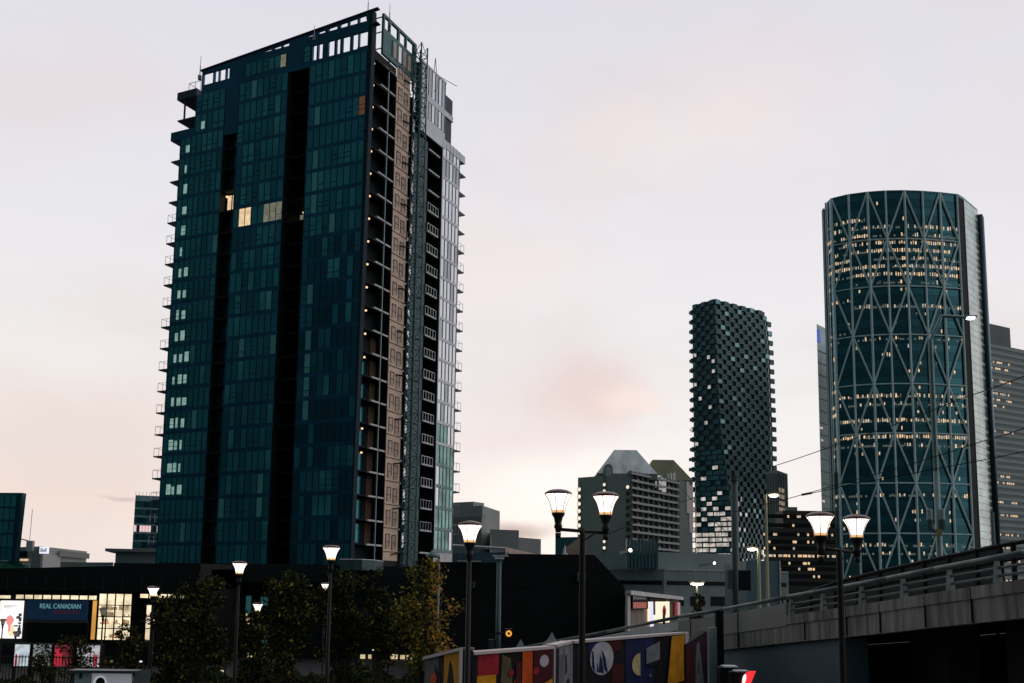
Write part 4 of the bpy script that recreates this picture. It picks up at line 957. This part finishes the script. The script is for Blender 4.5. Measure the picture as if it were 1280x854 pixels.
# far side dark guard fence
fp = [(985, 749), (1049, 727), (1110, 712), (1170, 699), (1245, 683), (1280, 677), (1420, 650)]
gf = empty('guard_fence', V((rail[6].x, rail[6].y+9, 0)), 'dark mesh guard fence along the far side of the ramp', 'fence')
fps = []
for px, py in fp:
    Y = ry(px)*1.19+1; fps.append(at(px, py, Y))
gm = MB(black); gm.path(fps, .07, n=6); gm.path([p-V((0, 0, .5)) for p in fps], .05, n=6); gm.build('guard_rails', gf)
mesh_m = mat('mesh_panel', (.012, .016, .018), .7)
mb = MB(mesh_m)
for a, b in zip(fps[:-3], fps[1:-2]):
    mb.hexa([a-V((0, .03, 1.3)), b-V((0, .03, 1.3)), b-V((0, -.03, 1.3)), a-V((0, -.03, 1.3)), a-V((0, .03, .02)), b-V((0, .03, .02)), b-V((0, -.03, .02)), a-V((0, -.03, .02))])
mb.build('mesh_panel', gf)
for i in range(14):
    t = i/13*(len(fps)-1); k = min(int(t), len(fps)-2); p = fps[k].lerp(fps[k+1], t-k); MB(black).box(p+V((-.06, -.06, -1.9)), p+V((.06, .06, .05))).build('fence_post', gf)
tag(MB(black).tube((at(899, 770, 40).x, 40, 0), at(899, 764, 40), .17, n=8).tube(at(899, 764, 40)+V((0, 0, -.1)), at(899, 763, 40), .2, n=8).build('square_post'), 'thick plain black post standing before the pale ramp wall', 'post')
# ------------------------------------------------------------------ MURAL HOARDING
paint = {}
def pm(n, c): return mat('mural_'+n, tuple(min(1, x*1.05) for x in c), .8, var=.25, scale=2.5, spec=.15)
mb_, navy, mar, red, orr, ochre, ygr, grey, lgr, cream = pm('black', (.012, .012, .014)), pm('navy', (.015, .022, .075)), pm('maroon', (.07, .012, .015)), pm('red', (.32, .02, .03)), pm('orange_red', (.55, .08, .015)), pm('ochre', (.62, .26, .015)), pm('olive', (.10, .08, .04)), pm('grey', (.20, .20, .21)), pm('pale_grey', (.45, .43, .46)), pm('cream', (.55, .42, .22))
trim = mat('hoarding_trim', (.55, .47, .45), .6)
def panel(name, label, p0, p1, zt0, zt1, art, group='painted mural panels along the ramp', thick=.25, frame=True, bm=None):
    a = V((at(p0[0], 800, p0[1]).x, p0[1], 0)); b = V((at(p1[0], 800, p1[1]).x, p1[1], 0)); f, l = fr2(a, b)
    root = empty(name, V((a.x, a.y, 2.95)), label, 'mural panel', group)
    q = lambda u, d, z: f[0]+f[1]*u+f[2]*d+V((0, 0, z))
    mb = MB(bm or mb_); mb.hexa([q(0, 0, 2.95), q(l, 0, 2.95), q(l, -thick, 2.95), q(0, -thick, 2.95), q(0, 0, zt0), q(l, 0, zt1), q(l, -thick, zt1), q(0, -thick, zt0)]); mb.build('board', root)
    def poly(pts, mt, k):   # pts in px fraction (s, t): s along, t down from top in m
        MB(mt).face([q(s*l, .006+.004*k, (zt0+(zt1-zt0)*s)-t) for s, t in pts]).build('painted_shape', root)
    for k, (pts, mt) in enumerate(art): poly(pts, mt, k)
    if frame:
        fm = MB(trim); h = .05
        fm.hexa([q(0, .06, zt0-h), q(l, .06, zt1-h), q(l, -thick-.02, zt1-h), q(0, -thick-.02, zt0-h), q(0, .06, zt0+.02), q(l, .06, zt1+.02), q(l, -thick-.02, zt1+.02), q(0, -thick-.02, zt0+.02)])
        fm.hexa([q(l-.05, .06, 2.95), q(l+.01, .06, 2.95), q(l+.01, 0, 2.95), q(l-.05, 0, 2.95), q(l-.05, .06, zt1-h-.002), q(l+.01, .06, zt1-h-.002), q(l+.01, 0, zt1-h-.002), q(l-.05, 0, zt1-h-.002)]); fm.build('frame', root)
    return root
def ell(cx, cy, rx, ry_, n=20, a0=0, a1=2*math.pi): return [(cx+rx*math.cos(a0+(a1-a0)*i/n), cy+ry_*math.sin(a0+(a1-a0)*i/n)) for i in range(n+(0 if abs(a1-a0-2*math.pi) < 1e-3 else 1))]
R = lambda s0, s1, t0, t1: [(s0, t1), (s1, t1), (s1, t0), (s0, t0)]
panel('mural_panel', 'mural panel of ochre and grey shapes left of the black gap', (532, 24.5), (578.5, 22), zt(532, 822, 24.5), zt(578.5, 810.5, 22), [
    (R(0, .4, .05, 2), pm('dim', (.1, .1, .1))), ([(.25, 2), (.5, 2), (.45, .5), (.3, .2)], mb_), (R(.55, .97, .06, .95), ochre), ([(.62, .9), (.85, .9), (.76, .3), (.7, .2)], mb_), (ell(.28, .55, .09, .15), orr), (R(.5, .97, .96, 2), pm('mauve', (.28, .18, .24)))])
z0, z1 = zt(591, 816, 23.5), zt(692, 808.5, 26)
panel('mural_panel', 'mural panel with tall orange stripe, red and ochre blocks, left of the grey section', (591, 23.5), (692, 26), z0, z1, [
    (R(.06, .3, .06, .55), red), (R(.05, .27, .55, .76), ochre), (R(.12, .3, .78, 2), orr), ([(.3, 1.6), (.5, 1.6), (.44, .2), (.34, .1)], ygr), ([(.42, 1.2), (.56, 1.2), (.5, .7)], orr), ([(.3, 1.6), (.42, 1.6), (.36, .8)], ochre),
    (R(.5, .57, .3, 1), mar), (R(.58, .71, .06, 2), orr), (R(.72, .97, .06, 1), mar), (ell(.86, .33, .06, .15), lgr), ([(.8, 2), (.97, 2), (.97, .78), (.8, .95)], ochre), (ell(.44, .55, .03, .08), red), (ell(.75, .56, .04, .09), red)])
panel('mural_panel', 'narrow grey weathered mural panel between the orange striped and black panels', (693.5, 26.6), (713, 29), zt(693.5, 807, 26.6), zt(713, 802, 29), [
    (R(.0, .25, .1, 2), mb_), (R(.25, .5, .3, 2), pm('steel', (.12, .13, .14))), (R(.55, .98, .15, 2), grey), ([(.6, .9), (.75, .8), (.72, .3), (.62, .4)], mb_), (ell(.8, 1.2, .12, .2), mb_)], bm=grey)
z0, z1 = zt(716, 802, 29), zt(855.5, 791, 35.5)
panel('mural_panel', 'wide black and navy mural panel with white moon, yellow half moon and orange block', (716, 29), (855.5, 35.5), z0, z1, [
    (R(.12, .2, .06, .5), navy), (R(.28, .38, .04, .4), mar), (R(.42, .68, .05, 2), navy), (R(.3, .4, .8, 2), mar), (ell(.22, .56, .095, .50), lgr),
    ([(.19, .95), (.235, 1.02), (.22, .6), (.205, .45)], navy), ([(.14, .8), (.165, .95), (.15, .35), (.14, .3)], navy), ([(.235, .9), (.265, 1.02), (.245, .55), (.215, .3)], navy), ([(.177, .95), (.187, .95), (.185, .7), (.177, .68)], navy),
    (ell(.545, .88, .075, .36, 16, math.pi/2, 3*math.pi/2), cream), ([(.6, .95), (.73, .85), (.73, .22), (.6, .40)], grey), ([(.6, 1.0), (.73, .98), (.73, .80), (.66, .86), (.6, .90)], mb_), ([(.62, 1.3), (.64, 1.2), (.645, 1.35)], grey), ([(.80, 1.72), (.985, 1.62), (.985, .07), (.85, .08)], ochre)])
panel('mural_panel', 'dark plum mural panel with pale figure turned away, right end of the hoarding', (857, 35.3), (884, 38.5), zt(857, 806, 35.3), zt(884, 789, 38.5), [
    (R(.0, .3, .1, 2), mar), (R(.3, .98, .08, 2), pm('plum', (.05, .02, .035))), ([(.38, 2), (.82, 2), (.7, 1.0), (.62, .5), (.6, .2), (.48, .2), (.42, .8)], grey), ([(.5, 1.3), (.56, 1.3), (.55, .7)], mb_)], frame=False)
cw = MB(mat('hoarding_return', (.20, .24, .235), .7, var=.15)); a = at(886, 790, 38.6); b = at(896, 785, 39.2); cw.prism([(a.x, a.y), (b.x, b.y), (b.x, b.y+.4), (a.x, a.y+.4)], 0, a.z+.15)
tag(cw.build('end_wall'), 'plain grey wall end between the plum mural and the black post', 'wall')
mb = MB(mat('white_corner', (.6, .56, .58), .6)); a = at(856, 791, 35.55); b = at(861, 791, 35.8); mb.prism([(a.x, a.y+.05), (b.x, b.y+.05), (b.x, b.y+.5), (a.x, a.y+.5)], 2.95, [a.z, a.z, a.z, a.z])
tag(mb.build('corner_post'), 'white square corner post at the right of the orange block', 'post')
mb = MB(mat('teal_post', (.35, .45, .45), .6)); a = at(578.8, 811, 22.1); b = at(584, 811, 22.3); mb.prism([(a.x, a.y+.05), (b.x, b.y+.05), (b.x, b.y+.3), (a.x, a.y+.3)], 2.95, zt(581, 810, 22.2)); tag(mb.build('corner_post'), 'pale teal post at the black gap between the left mural panels', 'post')
# ------------------------------------------------------------------ STREET LAMPS
PF = [(.10, 0), (.118, .05), (.135, .12), (.155, .19), (.182, .255), (.216, .31), (.252, .36)]
def head(parent, c, lit_on=True, g=None):
    c = V(c); gm = lampglass if lit_on else mat('lamp_glass_unlit_glow', (.30, .28, .24), .15, 0, emit=(.8, .7, .5), es=.12)  # unlit heads get a faint painted glow in the glass
    h = MB(gm); h.lathe(c, PF[1:], gm, 12); hd = h.build('lamp_glass', parent, smooth=True)
    MB(lampglassw if lit_on else gm).lathe(c, [(.115, .0), (.128, .055)], None, 12).build('lamp_glow_ring', parent)
    MB(lampmaroon).lathe(c, [(.255, .355), (.262, .375), (.24, .40), (.17, .435), (.08, .452), (.01, .457)], None, 20).build('lamp_cap', parent, smooth=True)
    for k in range(6):
        t = k*math.pi/3+1.25
        pts = [c+V(((r+.006)*math.cos(t), (r+.006)*math.sin(t), z)) for r, z in PF]; MB(lampmaroon).path(pts, .0075, n=5).build('lamp_rib', parent)
    MB(lampblk).lathe(c, [(.05, -.36), (.055, -.30), (.075, -.27), (.075, -.22), (.06, -.2), (.085, -.08), (.12, -.03), (.128, .01)], None, 14).build('lamp_neck', parent, smooth=True)
def single(px, ytop, Y, label, gz, on=True):
    top = at(px, ytop, Y); c = top-V((0, 0, .457))
    r = empty('street_lamp', V((c.x, c.y, gz)), label, 'street lamp', 'street lamps with flared glass heads')
    MB(lampblk).lathe(V((c.x, c.y, gz)), [(.16, 0), (.16, .25), (.11, .32), (.10, .8), (.06, .95), (.045, c.z-gz-.36)], None, 10).build('lamp_post', r, smooth=True)
    head(r, c, on)
single(587.5, 651, 20.5, 'tall lit street lamp right of the tower in front of the grey block', 3)
single(414.5, 681, 29.5, 'lit street lamp in front of the tower, above the dark trees', 3)
single(300.0, 701, 34.3, 'lit street lamp before the dark foot of the tower, left of the larger tree group', 3)
single(192, 732.5, 44, 'lit street lamp against the mall clerestory, the upper of two in line', 0)
single(322.5, 753, 50, 'small lit street lamp between trees beside teal windows', 0)
single(129.5, 759.5, 60, 'unlit street lamp silhouetted against the glowing mall glass', 0, False)
single(192.5, 773, 76, 'tiny lit street lamp against the mall glass, the lower of two in line', 0)
single(407, 728, 56, 'small lit street lamp half hidden by leaves below the tower', 0)
single(4, 773.5, 84, 'small unlit street lamp before the left side of the glowing poster', 0, False)
single(20, 789, 88, 'small unlit street lamp before the right foot of the glowing poster', 0, False)
def double(pxp, ybar, Y, pl, pr, label, gz):
    a = at(pl[0], pl[1], Y+pl[2]); b = at(pr[0], pr[1], Y+pr[2]); ca = a-V((0, 0, .457)); cb = b-V((0, 0, .457))
    zb = (zt(pxp, ybar, Y)); p = V((at(pxp, ybar, Y).x, Y, gz))
    r = empty('double_street_lamp', p, label, 'street lamp', 'double headed street lamps')
    MB(lampblk).lathe(p, [(.18, 0), (.18, .3), (.11, .4), (.10, .9), (.065, 1.1), (.055, zb-gz-.1), (.05, zb-gz+.06)], None, 12).build('lamp_post', r, smooth=True)
    za, zc = ca.z-.36, cb.z-.36
    ar = MB(lampblk); ar.path([ca+V((0, 0, -.34)), V((ca.x, ca.y, zb+.08)), V((ca.x+.04*(1 if cb.x > ca.x else -1), ca.y, zb+.02)), V((cb.x-.04, cb.y, zb-.02)), V((cb.x, cb.y, zb+.06)), cb+V((0, 0, -.34))], .034, n=10)
    ar.lathe(V((ca.x, ca.y, ca.z-.47)), [(.05, 0), (.055, .1)], None, 10); ar.lathe(V((cb.x, cb.y, cb.z-.47)), [(.05, 0), (.055, .1)], None, 10); ar.build('cross_arm', r, smooth=True)
    MB(lampblk).tube(V((p.x, p.y, zb-.28)), V((p.x, p.y, zb+.05)), .02, n=6).tube(V((p.x-.0, p.y, zb-.2)), V((p.x+.25, p.y, zb-.03)), .015, n=6).build('arm_bracket', r)
    head(r, ca); head(r, cb)
double(728, 664, 18.8, (698, 611.5, -.1), (757, 614.5, .1), 'double headed lit street lamp before the hotel and black shed', 3)
double(1049, 688, 18.8, (1025, 639.5, -.35), (1070, 643, .35), 'double headed lit street lamp before the curved tower and ramp', 3)
# road lights
def roadlight(px, ypole, ybot, Y, heads, label, r=.09, mt=steelT, gz=0, glow=hwy):
    t = at(px, ypole, Y); root = empty('road_light', V((t.x, Y, gz)), label, 'road light', None)
    MB(mt).tube(V((t.x, Y, gz)), t, r*1.5, n=8, r2=r).build('pole', root)
    for (hx, hy) in heads:
        h = at(hx, hy, Y); MB(mt).path([t, V((t.x+(h.x-t.x)*.3, Y, max(t.z, h.z)+.08)), h], r*.6, n=6).build('arm', root)
        s = .35*Y/60
        MB(mt).box(h+V((-s, -s*.5, .0)), h+V((s, s*.5, s*.3))).build('lamp_housing', root)
        MB(glow).lathe(h+V((0, 0, -s*.35)), [(s*.3, 0), (s*.7, s*.12), (s*.8, s*.3)], None, 10).build('lamp_lens', root, smooth=True)
cream_pole = mat('cream_pole', (.5, .46, .3), .5)
roadlight(948, 686, 755, 80, [(940, 686)], 'cream pole road light with one glowing head above the ramp end', .12, cream_pole)
roadlight(957, 619, 755, 90, [(967, 619)], 'tallest road light with glowing head before the ribbed slab tower', .12, cream_pole)
roadlight(871, 729, 755, 95, [(869, 729), (873.5, 729)], 'short twin head road light above a dark bush by the shop', .08, cream_pole)
roadlight(1163, 425, 720, 60, [(1213, 397)], 'tall teal pole with long arm and white lamp crossing the curved tower', .16, steelT, 0, lit('white_lamp', (1, .97, 1), 8))
# poles
def pole(px, y0, Y, r, label, mt=steelT, gz=0, name='utility_pole'):
    t = at(px, y0, Y); root = empty(name, V((t.x, Y, gz)), label, 'pole'); MB(mt).tube(V((t.x, Y, gz)), t, r*1.25, n=12, r2=r).build('shaft', root, smooth=True); return root, t
darkpole = mat('dark_green_pole', (.05, .075, .07), .5, .2, var=.2)
r_, t = pole(917.5, 597, 60, .2, 'thick dark green pole in front of the twisted tower', darkpole); MB(darkpole).tube(t-V((0, 0, .2)), t+V((0, 0, .15)), .26, n=10).build('pole_cap', r_); p = t+V((0, 0, -6)); MB(darkpole).box(p+V((-.5, -.2, -.7)), p+V((-.2, .2, .4))).build('equipment_box', r_)
MB(black).box(t+V((.2, -.2, -6.8)), t+V((.85, .2, -5.6))).build('equipment_box', r_)
r_, t = pole(624, 698, 55, .13, 'teal steel pole with small flat top before the black shed', mat('dull_teal_pole', (.07, .12, .12), .5, .2, var=.2)); MB(slabedge).box(t+V((-.25, -.2, -.05)), t+V((.25, .2, .06))).build('pole_cap', r_)
MB(darkpole).box(t+V((-.5, -.1, -5.8)), t+V((-.2, .1, -4.4))).build('equipment_box', r_)
a = at(633, 792, 54); mb = MB(black); mb.lathe(V((0, 0, 0)), [(.16, 0), (.16, .01)], None, 12)
tag(MB(lampblk).box(at(636, 792, 54)+V((-.22, .02, -.25)), at(636, 792, 54)+V((.22, .3, .25))).box(at(636, 792, 54)+V((-.7, .1, -.05)), at(636, 792, 54)+V((-.2, .2, .05))).build('signal_light'), 'small round amber signal light beside the teal pole', 'signal')
so = bpy.data.objects['signal_light']; c = at(636, 792, 54)
mb = MB(lit('amber_signal', (1, .42, .05), .9)); n = 14
for i in range(n):
    t0, t1 = 2*math.pi*i/n, 2*math.pi*(i+1)/n; mb.face([c+V((rr*math.cos(t), -.01, rr*math.sin(t))) for rr, t in ((.17, t0), (.17, t1), (.07, t1), (.07, t0))])
mb.build('amber_lens', so)
r_, t = pole(549, 694, 46, .05, 'thin dark pole with flared grey lamp head beside the tower foot', steelT)
c = at(541, 697, 46); MB(mat('shade_teal', (.10, .17, .17), .4, .3)).lathe(c, [(.34, 0), (.3, .12), (.1, .25), (.04, .35)], None, 14).build('lamp_shade', r_, smooth=True); MB(steelT).tube(t, c+V((0, 0, .32)), .04, n=6).build('arm', r_)
# pole carrying transformers on the ramp side
r_, t = pole(1170, 590, 45, .13, 'teal pole carrying two grey transformer cylinders before the curved tower'); 
for px in (1163, 1178):
    c = at(px, 663, 44.8); MB(mat('transformer_grey', (.17, .22, .22), .5, .2)).lathe(c, [(.1, 0), (.14, .03), (.14, .45), (.15, .46), (.15, .5), (.14, .51), (.14, .92), (.08, .97)], None, 12).build('transformer', r_, smooth=True)
MB(mat('yellow_box', (.25, .2, .06), .6)).box(at(1173, 666, 44.7)+V((-.12, -.1, -.15)), at(1173, 666, 44.7)+V((.12, .1, .15))).build('junction_box', r_)
r_, t = pole(1240, 640, 70, .13, 'dark teal pole at the right end of the curved tower beside the fence', darkpole)
# overhead wires
def wire(pts, Ys, label):
    a = [at(p[0], p[1], Y) for p, Y in zip(pts, Ys)]; P_ = []
    for p, q2 in zip(a[:-1], a[1:]):
        for i in range(10): P_.append(p.lerp(q2, i/10)-V((0, 0, (p-q2).length*.006*4*(i/10)*(1-i/10))))
    P_.append(a[-1]); tag(MB(black).path(P_, .022, n=4).build('overhead_wire'), label, 'wire', 'overhead wires over the ramp')
wire([(917, 598), (1054, 553), (1208, 496), (1300, 462)], (60, 50, 40, 33), 'topmost overhead wire sweeping across the curved tower from the green pole')
wire([(917, 640), (1060, 602), (1227, 552), (1300, 528)], (60, 50, 40, 34), 'middle overhead wire below the topmost across the curved tower')
wire([(1002, 619), (1060, 606), (1170, 586), (1300, 560)], (52, 48, 45, 40), 'lower overhead wire with insulator beside the curved tower')
wire([(851, 610), (880, 640), (917, 672)], (75, 67, 60), 'short wire slanting down to the green pole over the hotel side')
wire([(760, 668), (850, 628), (917, 604)], (70, 65, 60), 'wire running left from the green pole across the hotel balconies')
c = at(1008, 618, 51.5); tag(MB(black).tube(c+V((-.25, 0, -.03)), c+V((.3, 0, .08)), .06, n=6).build('wire_insulator'), 'black insulator hanging on the lower overhead wire', 'insulator')
# ------------------------------------------------------------------ TREES
def leafmat(n, c): return mat('leaf_'+n, c, .9, var=.4, scale=3, spec=.08)
lv_d = leafmat('dark', (.022, .03, .012)); lv_o = leafmat('olive', (.10, .10, .02)); lv_y = leafmat('yellow', (.34, .25, .04)); lv_or = leafmat('orange', (.60, .26, .05))
bark = mat('bark', (.05, .04, .035), .9, var=.3, scale=3)
def tree(px, ytop, halfpx, Y, label, n=2600, yel=0.0, warmside=None, leaf=.085, gz=0, sparse=0.0, seed=0):
    n = int(n*1.35)
    rnd = random.Random(seed+int(px)); top = at(px, ytop, Y); hw = halfpx/F*Y; base = V((top.x, Y, gz)); h = top.z-gz
    root = empty('tree', base, label, 'tree', 'trees before the tower podium')
    tr = MB(bark); trunk_top = base+V((0, 0, h*.55)); tr.tube(base, base+V((.03, 0, h*.3)), .11, n=8, r2=.08); tr.tube(base+V((.03, 0, h*.3)), trunk_top, .08, n=7, r2=.05)
    tips = []
    for i in range(13):
        t = rnd.uniform(.25, .55); s = base+V((.03, 0, h*t)); a = rnd.uniform(0, 6.283); rr = hw*rnd.uniform(.3, .85); e = V((top.x+rr*math.cos(a), Y+rr*math.sin(a), gz+h*rnd.uniform(.5, .97)))
        if (e.z-gz)/h > .88: e.x = top.x+(e.x-top.x)*.5; e.y = Y+(e.y-Y)*.5
        m_ = s.lerp(e, .5)+V((rnd.uniform(-.1, .1), rnd.uniform(-.1, .1), .12)); tr.tube(s, m_, .04, n=5, r2=.025); tr.tube(m_, e, .025, n=5, r2=.01); tips += [e, m_, m_.lerp(e, .5)]
        for j in range(3):
            e2 = e+V((rnd.uniform(-.4, .4)*hw, rnd.uniform(-.4, .4)*hw, rnd.uniform(0, .35)*hw)); tr.tube(m_.lerp(e, rnd.uniform(.3, 1)), e2, .014, n=4, r2=.006); tips.append(e2)
    tr.build('trunk', root)
    lm = MB(lv_d)
    for i in range(n):
        c = rnd.choice(tips); g = rnd.gauss
        p = c+V((g(0, .13*hw), g(0, .13*hw), g(0, .12*hw)))
        if p.z > top.z+.1: continue
        s = leaf*rnd.uniform(.6, 1.4); d1 = V((g(0, 1), g(0, 1), g(0, 1))).normalized(); d2 = d1.orthogonal().normalized(); d3 = (d1.cross(d2)*math.cos(i)+d2*math.sin(i))
        r = rnd.random(); mt = lv_d
        edge = (p.x-top.x)/hw
        if not warmside: r *= 1.8
        if warmside and edge > .15 and r < .8: mt = lv_or if rnd.random() < .35 else lv_y
        elif r < yel: mt = lv_y
        elif r < yel+.35: mt = lv_o
        lm.face([p-d1*s, p+d3*s*.5, p+d1*s, p-d3*s*.5], mt)
    lm.build('crown', root)
tree(532, 701, 50, 40, 'autumn tree with yellow orange leaves on its right side, before the black shed', 3600, .3, True, .08)
tree(474, 712, 24, 43, 'thin dark tree between the yellow edged tree and the dense dark tree', 2000, .08)
tree(432, 716, 34, 42, 'dense dark tree under the lit lamp in front of the tower', 4200, .06)
tree(368, 716, 40, 41, 'dark olive tree left of the dense dark tree, before the tower foot', 4200, .12)
tree(318, 765, 26, 46, 'low dark tree with yellowish leaves behind the lamp post, left of the olive tree', 1800, .18)
tree(255, 722, 36, 43, 'broad dark tree right of the mall glass, before the podium', 3800, .1)
tree(215, 735, 28, 45, 'slim dark tree covering the right end of the mall clerestory', 3000, .1)
tree(158, 782, 22, 52, 'small olive tree in front of the glowing mall glass', 1500, .15)
tree(97, 797, 24, 56, 'low bare looking tree before the red lit panels', 900, .1)
tree(56, 808, 20, 58, 'low thin tree before the pale lit panels at far left', 600, .1)
tree(871, 737, 11, 90, 'small dark bush tree under the twin head road light', 900, .05, leaf=.12)
hd = MB(lv_d); rnd = random.Random(4)
for i in range(52000):
    px = rnd.uniform(-30, 535); Y = rnd.uniform(44, 52); b = V((xg(px, Y, 840), Y, 0)); tall = (2.0 if px < 175 else 2.9)+.3*math.sin(px*.06)+.25*math.sin(px*.21+Y); p = b+V((0, 0, tall*(rnd.random()**.45))); s = rnd.uniform(.09, .2); d1 = V((rnd.gauss(0, 1), rnd.gauss(0, 1), rnd.gauss(0, 1))).normalized(); d2 = d1.orthogonal().normalized()
    hd.face([p-d1*s, p+d2*s*.5, p+d1*s, p-d2*s*.5], lv_d if rnd.random() < .93 else lv_o)
tag(hd.build('shrubbery'), 'low dark shrubs filling the ground between the trees', 'shrubs', kind='stuff')
# tiny lights among trees, as parked-car/bollard lights
bl_lab = [(140, 'left of the small olive tree'), (176, 'right of the small olive tree'), (209, 'under the slim dark tree'), (251, 'under the broad dark tree'), (336, 'right of the low yellowish tree'), (467, 'under the thin dark tree')]
for (px, lab), py in zip(bl_lab, (828, 828, 823, 823, 844, 813)):
    c = at(px, py, 64); tag(MB(lampblk).tube(V((c.x, c.y, 0)), c, .07, n=8).tube(c, c+V((0, 0, .1)), .08, lit('bollard_glow', (.9, .9, .85), 1.2), 8).tube(c+V((0, 0, .1)), c+V((0, 0, .14)), .1, lampblk, 8).build('bollard_light'), 'small white bollard light '+lab, 'bollard light', 'bollard lights')
# lit strip shelter near bottom
for (x0, x1, y0, y1, c, lab) in ((233, 258, 839, 845, (.75, 1, .8), 'low greenish white lit strip, left one at the bottom edge under the trees'), (266, 279, 838, 841, (1, .85, .6), 'low warm lit strip, right one at the bottom edge under the trees')):
    a = at(x0, y1, 66); b = at(x1, y0, 66); mb = MB(lit('strip%d' % x0, c, .7, .6, 3)); mb.box((a.x, 66, a.z), (b.x, 66.1, b.z)); o = mb.build('lit_strip'); tag(o, lab, 'light strip'); g = MB(lampblk); g.box((a.x-.1, 66.1, 0), (b.x+.1, 66.3, b.z+.1)); g.build('frame', o)
# ------------------------------------------------------------------ bus shelter with white panel (bottom left)
Yk = 30
ks = empty('kiosk', (at(130, 850, Yk).x, Yk, 3.0), 'grey and white advertising kiosk with dark flat roof at the bottom edge', 'kiosk')
def bx(x0, x1, y0, y1, d0, d1, mt, name, z0=None):
    a = at(x0, y1, Yk); b = at(x1, y0, Yk); return MB(mt).box((a.x, Yk+d0, a.z if z0 is None else z0), (b.x, Yk+d1, b.z)).build(name, ks)
bx(86, 171, 838.5, 841, -.1, .5, mat('kiosk_roof', (.03, .05, .055), .4), 'roof')
bx(91, 112, 841, 880, 0, .1, mat('kiosk_grey', (.28, .38, .38), .5, var=.1), 'side_panel', 3.0)
bx(112.5, 164, 841, 880, 0, .1, mat('kiosk_white', (.62, .62, .66), .5, var=.05, emit=(.9, .9, 1), es=.12), 'poster_panel', 3.0)
bx(166, 169, 841, 880, 0, 1.3, mat('kiosk_roof', (.03, .05, .055), .4), 'post', 3.0)
bx(89, 90.8, 841, 880, 0, 1.3, mat('kiosk_roof', (.03, .05, .055), .4), 'post', 3.0)
c = at(125, 854, Yk); mb = MB(mat('emblem_white', (.85, .85, .88), .5, emit=(1, 1, 1), es=.25)); mb.face([V((c.x+.20*math.cos(t), Yk-.01, c.z+.22*math.sin(t))) for t in [i*math.pi/12 for i in range(24)]])
mb.face([V((c.x+.015+.14*math.cos(t), Yk-.02, c.z+.165*math.sin(t))) for t in [i*math.pi/12 for i in range(24)]], black); mb.build('emblem', ks)
bx(100, 103, 841, 848, -.06, -.01, lampblk, 'bracket')
# red lit sign + dark box near the ramp
Yr = 30
a = at(918, 840, Yr); b = at(945, 866, Yr)
rs = empty('red_light_sign', V((a.x, Yr, 3.0)), 'red glowing angled sign on a dark box at the bottom edge below the ramp', 'lit sign')
MB(black).box((a.x-.1, Yr+.05, 3.0), (b.x-.15, Yr+.4, a.z)).build('sign_box', rs)
p1, p2, p3, p4 = at(934, 839, Yr), at(945, 839, Yr), at(938, 856, Yr), at(926, 856, Yr)
mb = MB(lit('red_glow', (1, .03, .04), 1.0)); mb.hexa([p4, p3, p3+V((0, .06, 0)), p4+V((0, .06, 0)), p1, p2, p2+V((0, .06, 0)), p1+V((0, .06, 0))]); mb.build('red_lens', rs)
mb = MB(lit('pink_glow', (1, .7, .65), 1.5)); c = at(930, 849, Yr-.02); mb.face([c+V((.055*math.cos(t)+.03*math.sin(t), -.03, .15*math.sin(t))) for t in [i*math.pi/8 for i in range(16)]]); mb.build('bright_core', rs)
MB(slabedge).box(at(919, 840, Yr)+V((0, -.02, 0)), at(936, 839, Yr)+V((0, .4, .01))).build('top_edge', rs)
a = at(900, 835, 31); tag(MB(black).box((a.x, 31, 3.0), (at(922, 835, 31).x, 31.5, zt(905, 834.5, 31))).box((at(905, 833, 31).x, 30.9, zt(905, 834.5, 31)+.002), (at(922, 833, 31).x, 31.5, zt(905, 833, 31)+.01), slabedge).build('equipment_cabinet'), 'black equipment cabinet with pale top edge beside the thick post', 'cabinet')
# ------------------------------------------------------------------ render settings
scene.view_settings.view_transform = 'Standard'; scene.view_settings.look = 'None'; scene.view_settings.exposure = 0; scene.view_settings.gamma = 1
scene.render.resolution_x = 1024; scene.render.resolution_y = 683
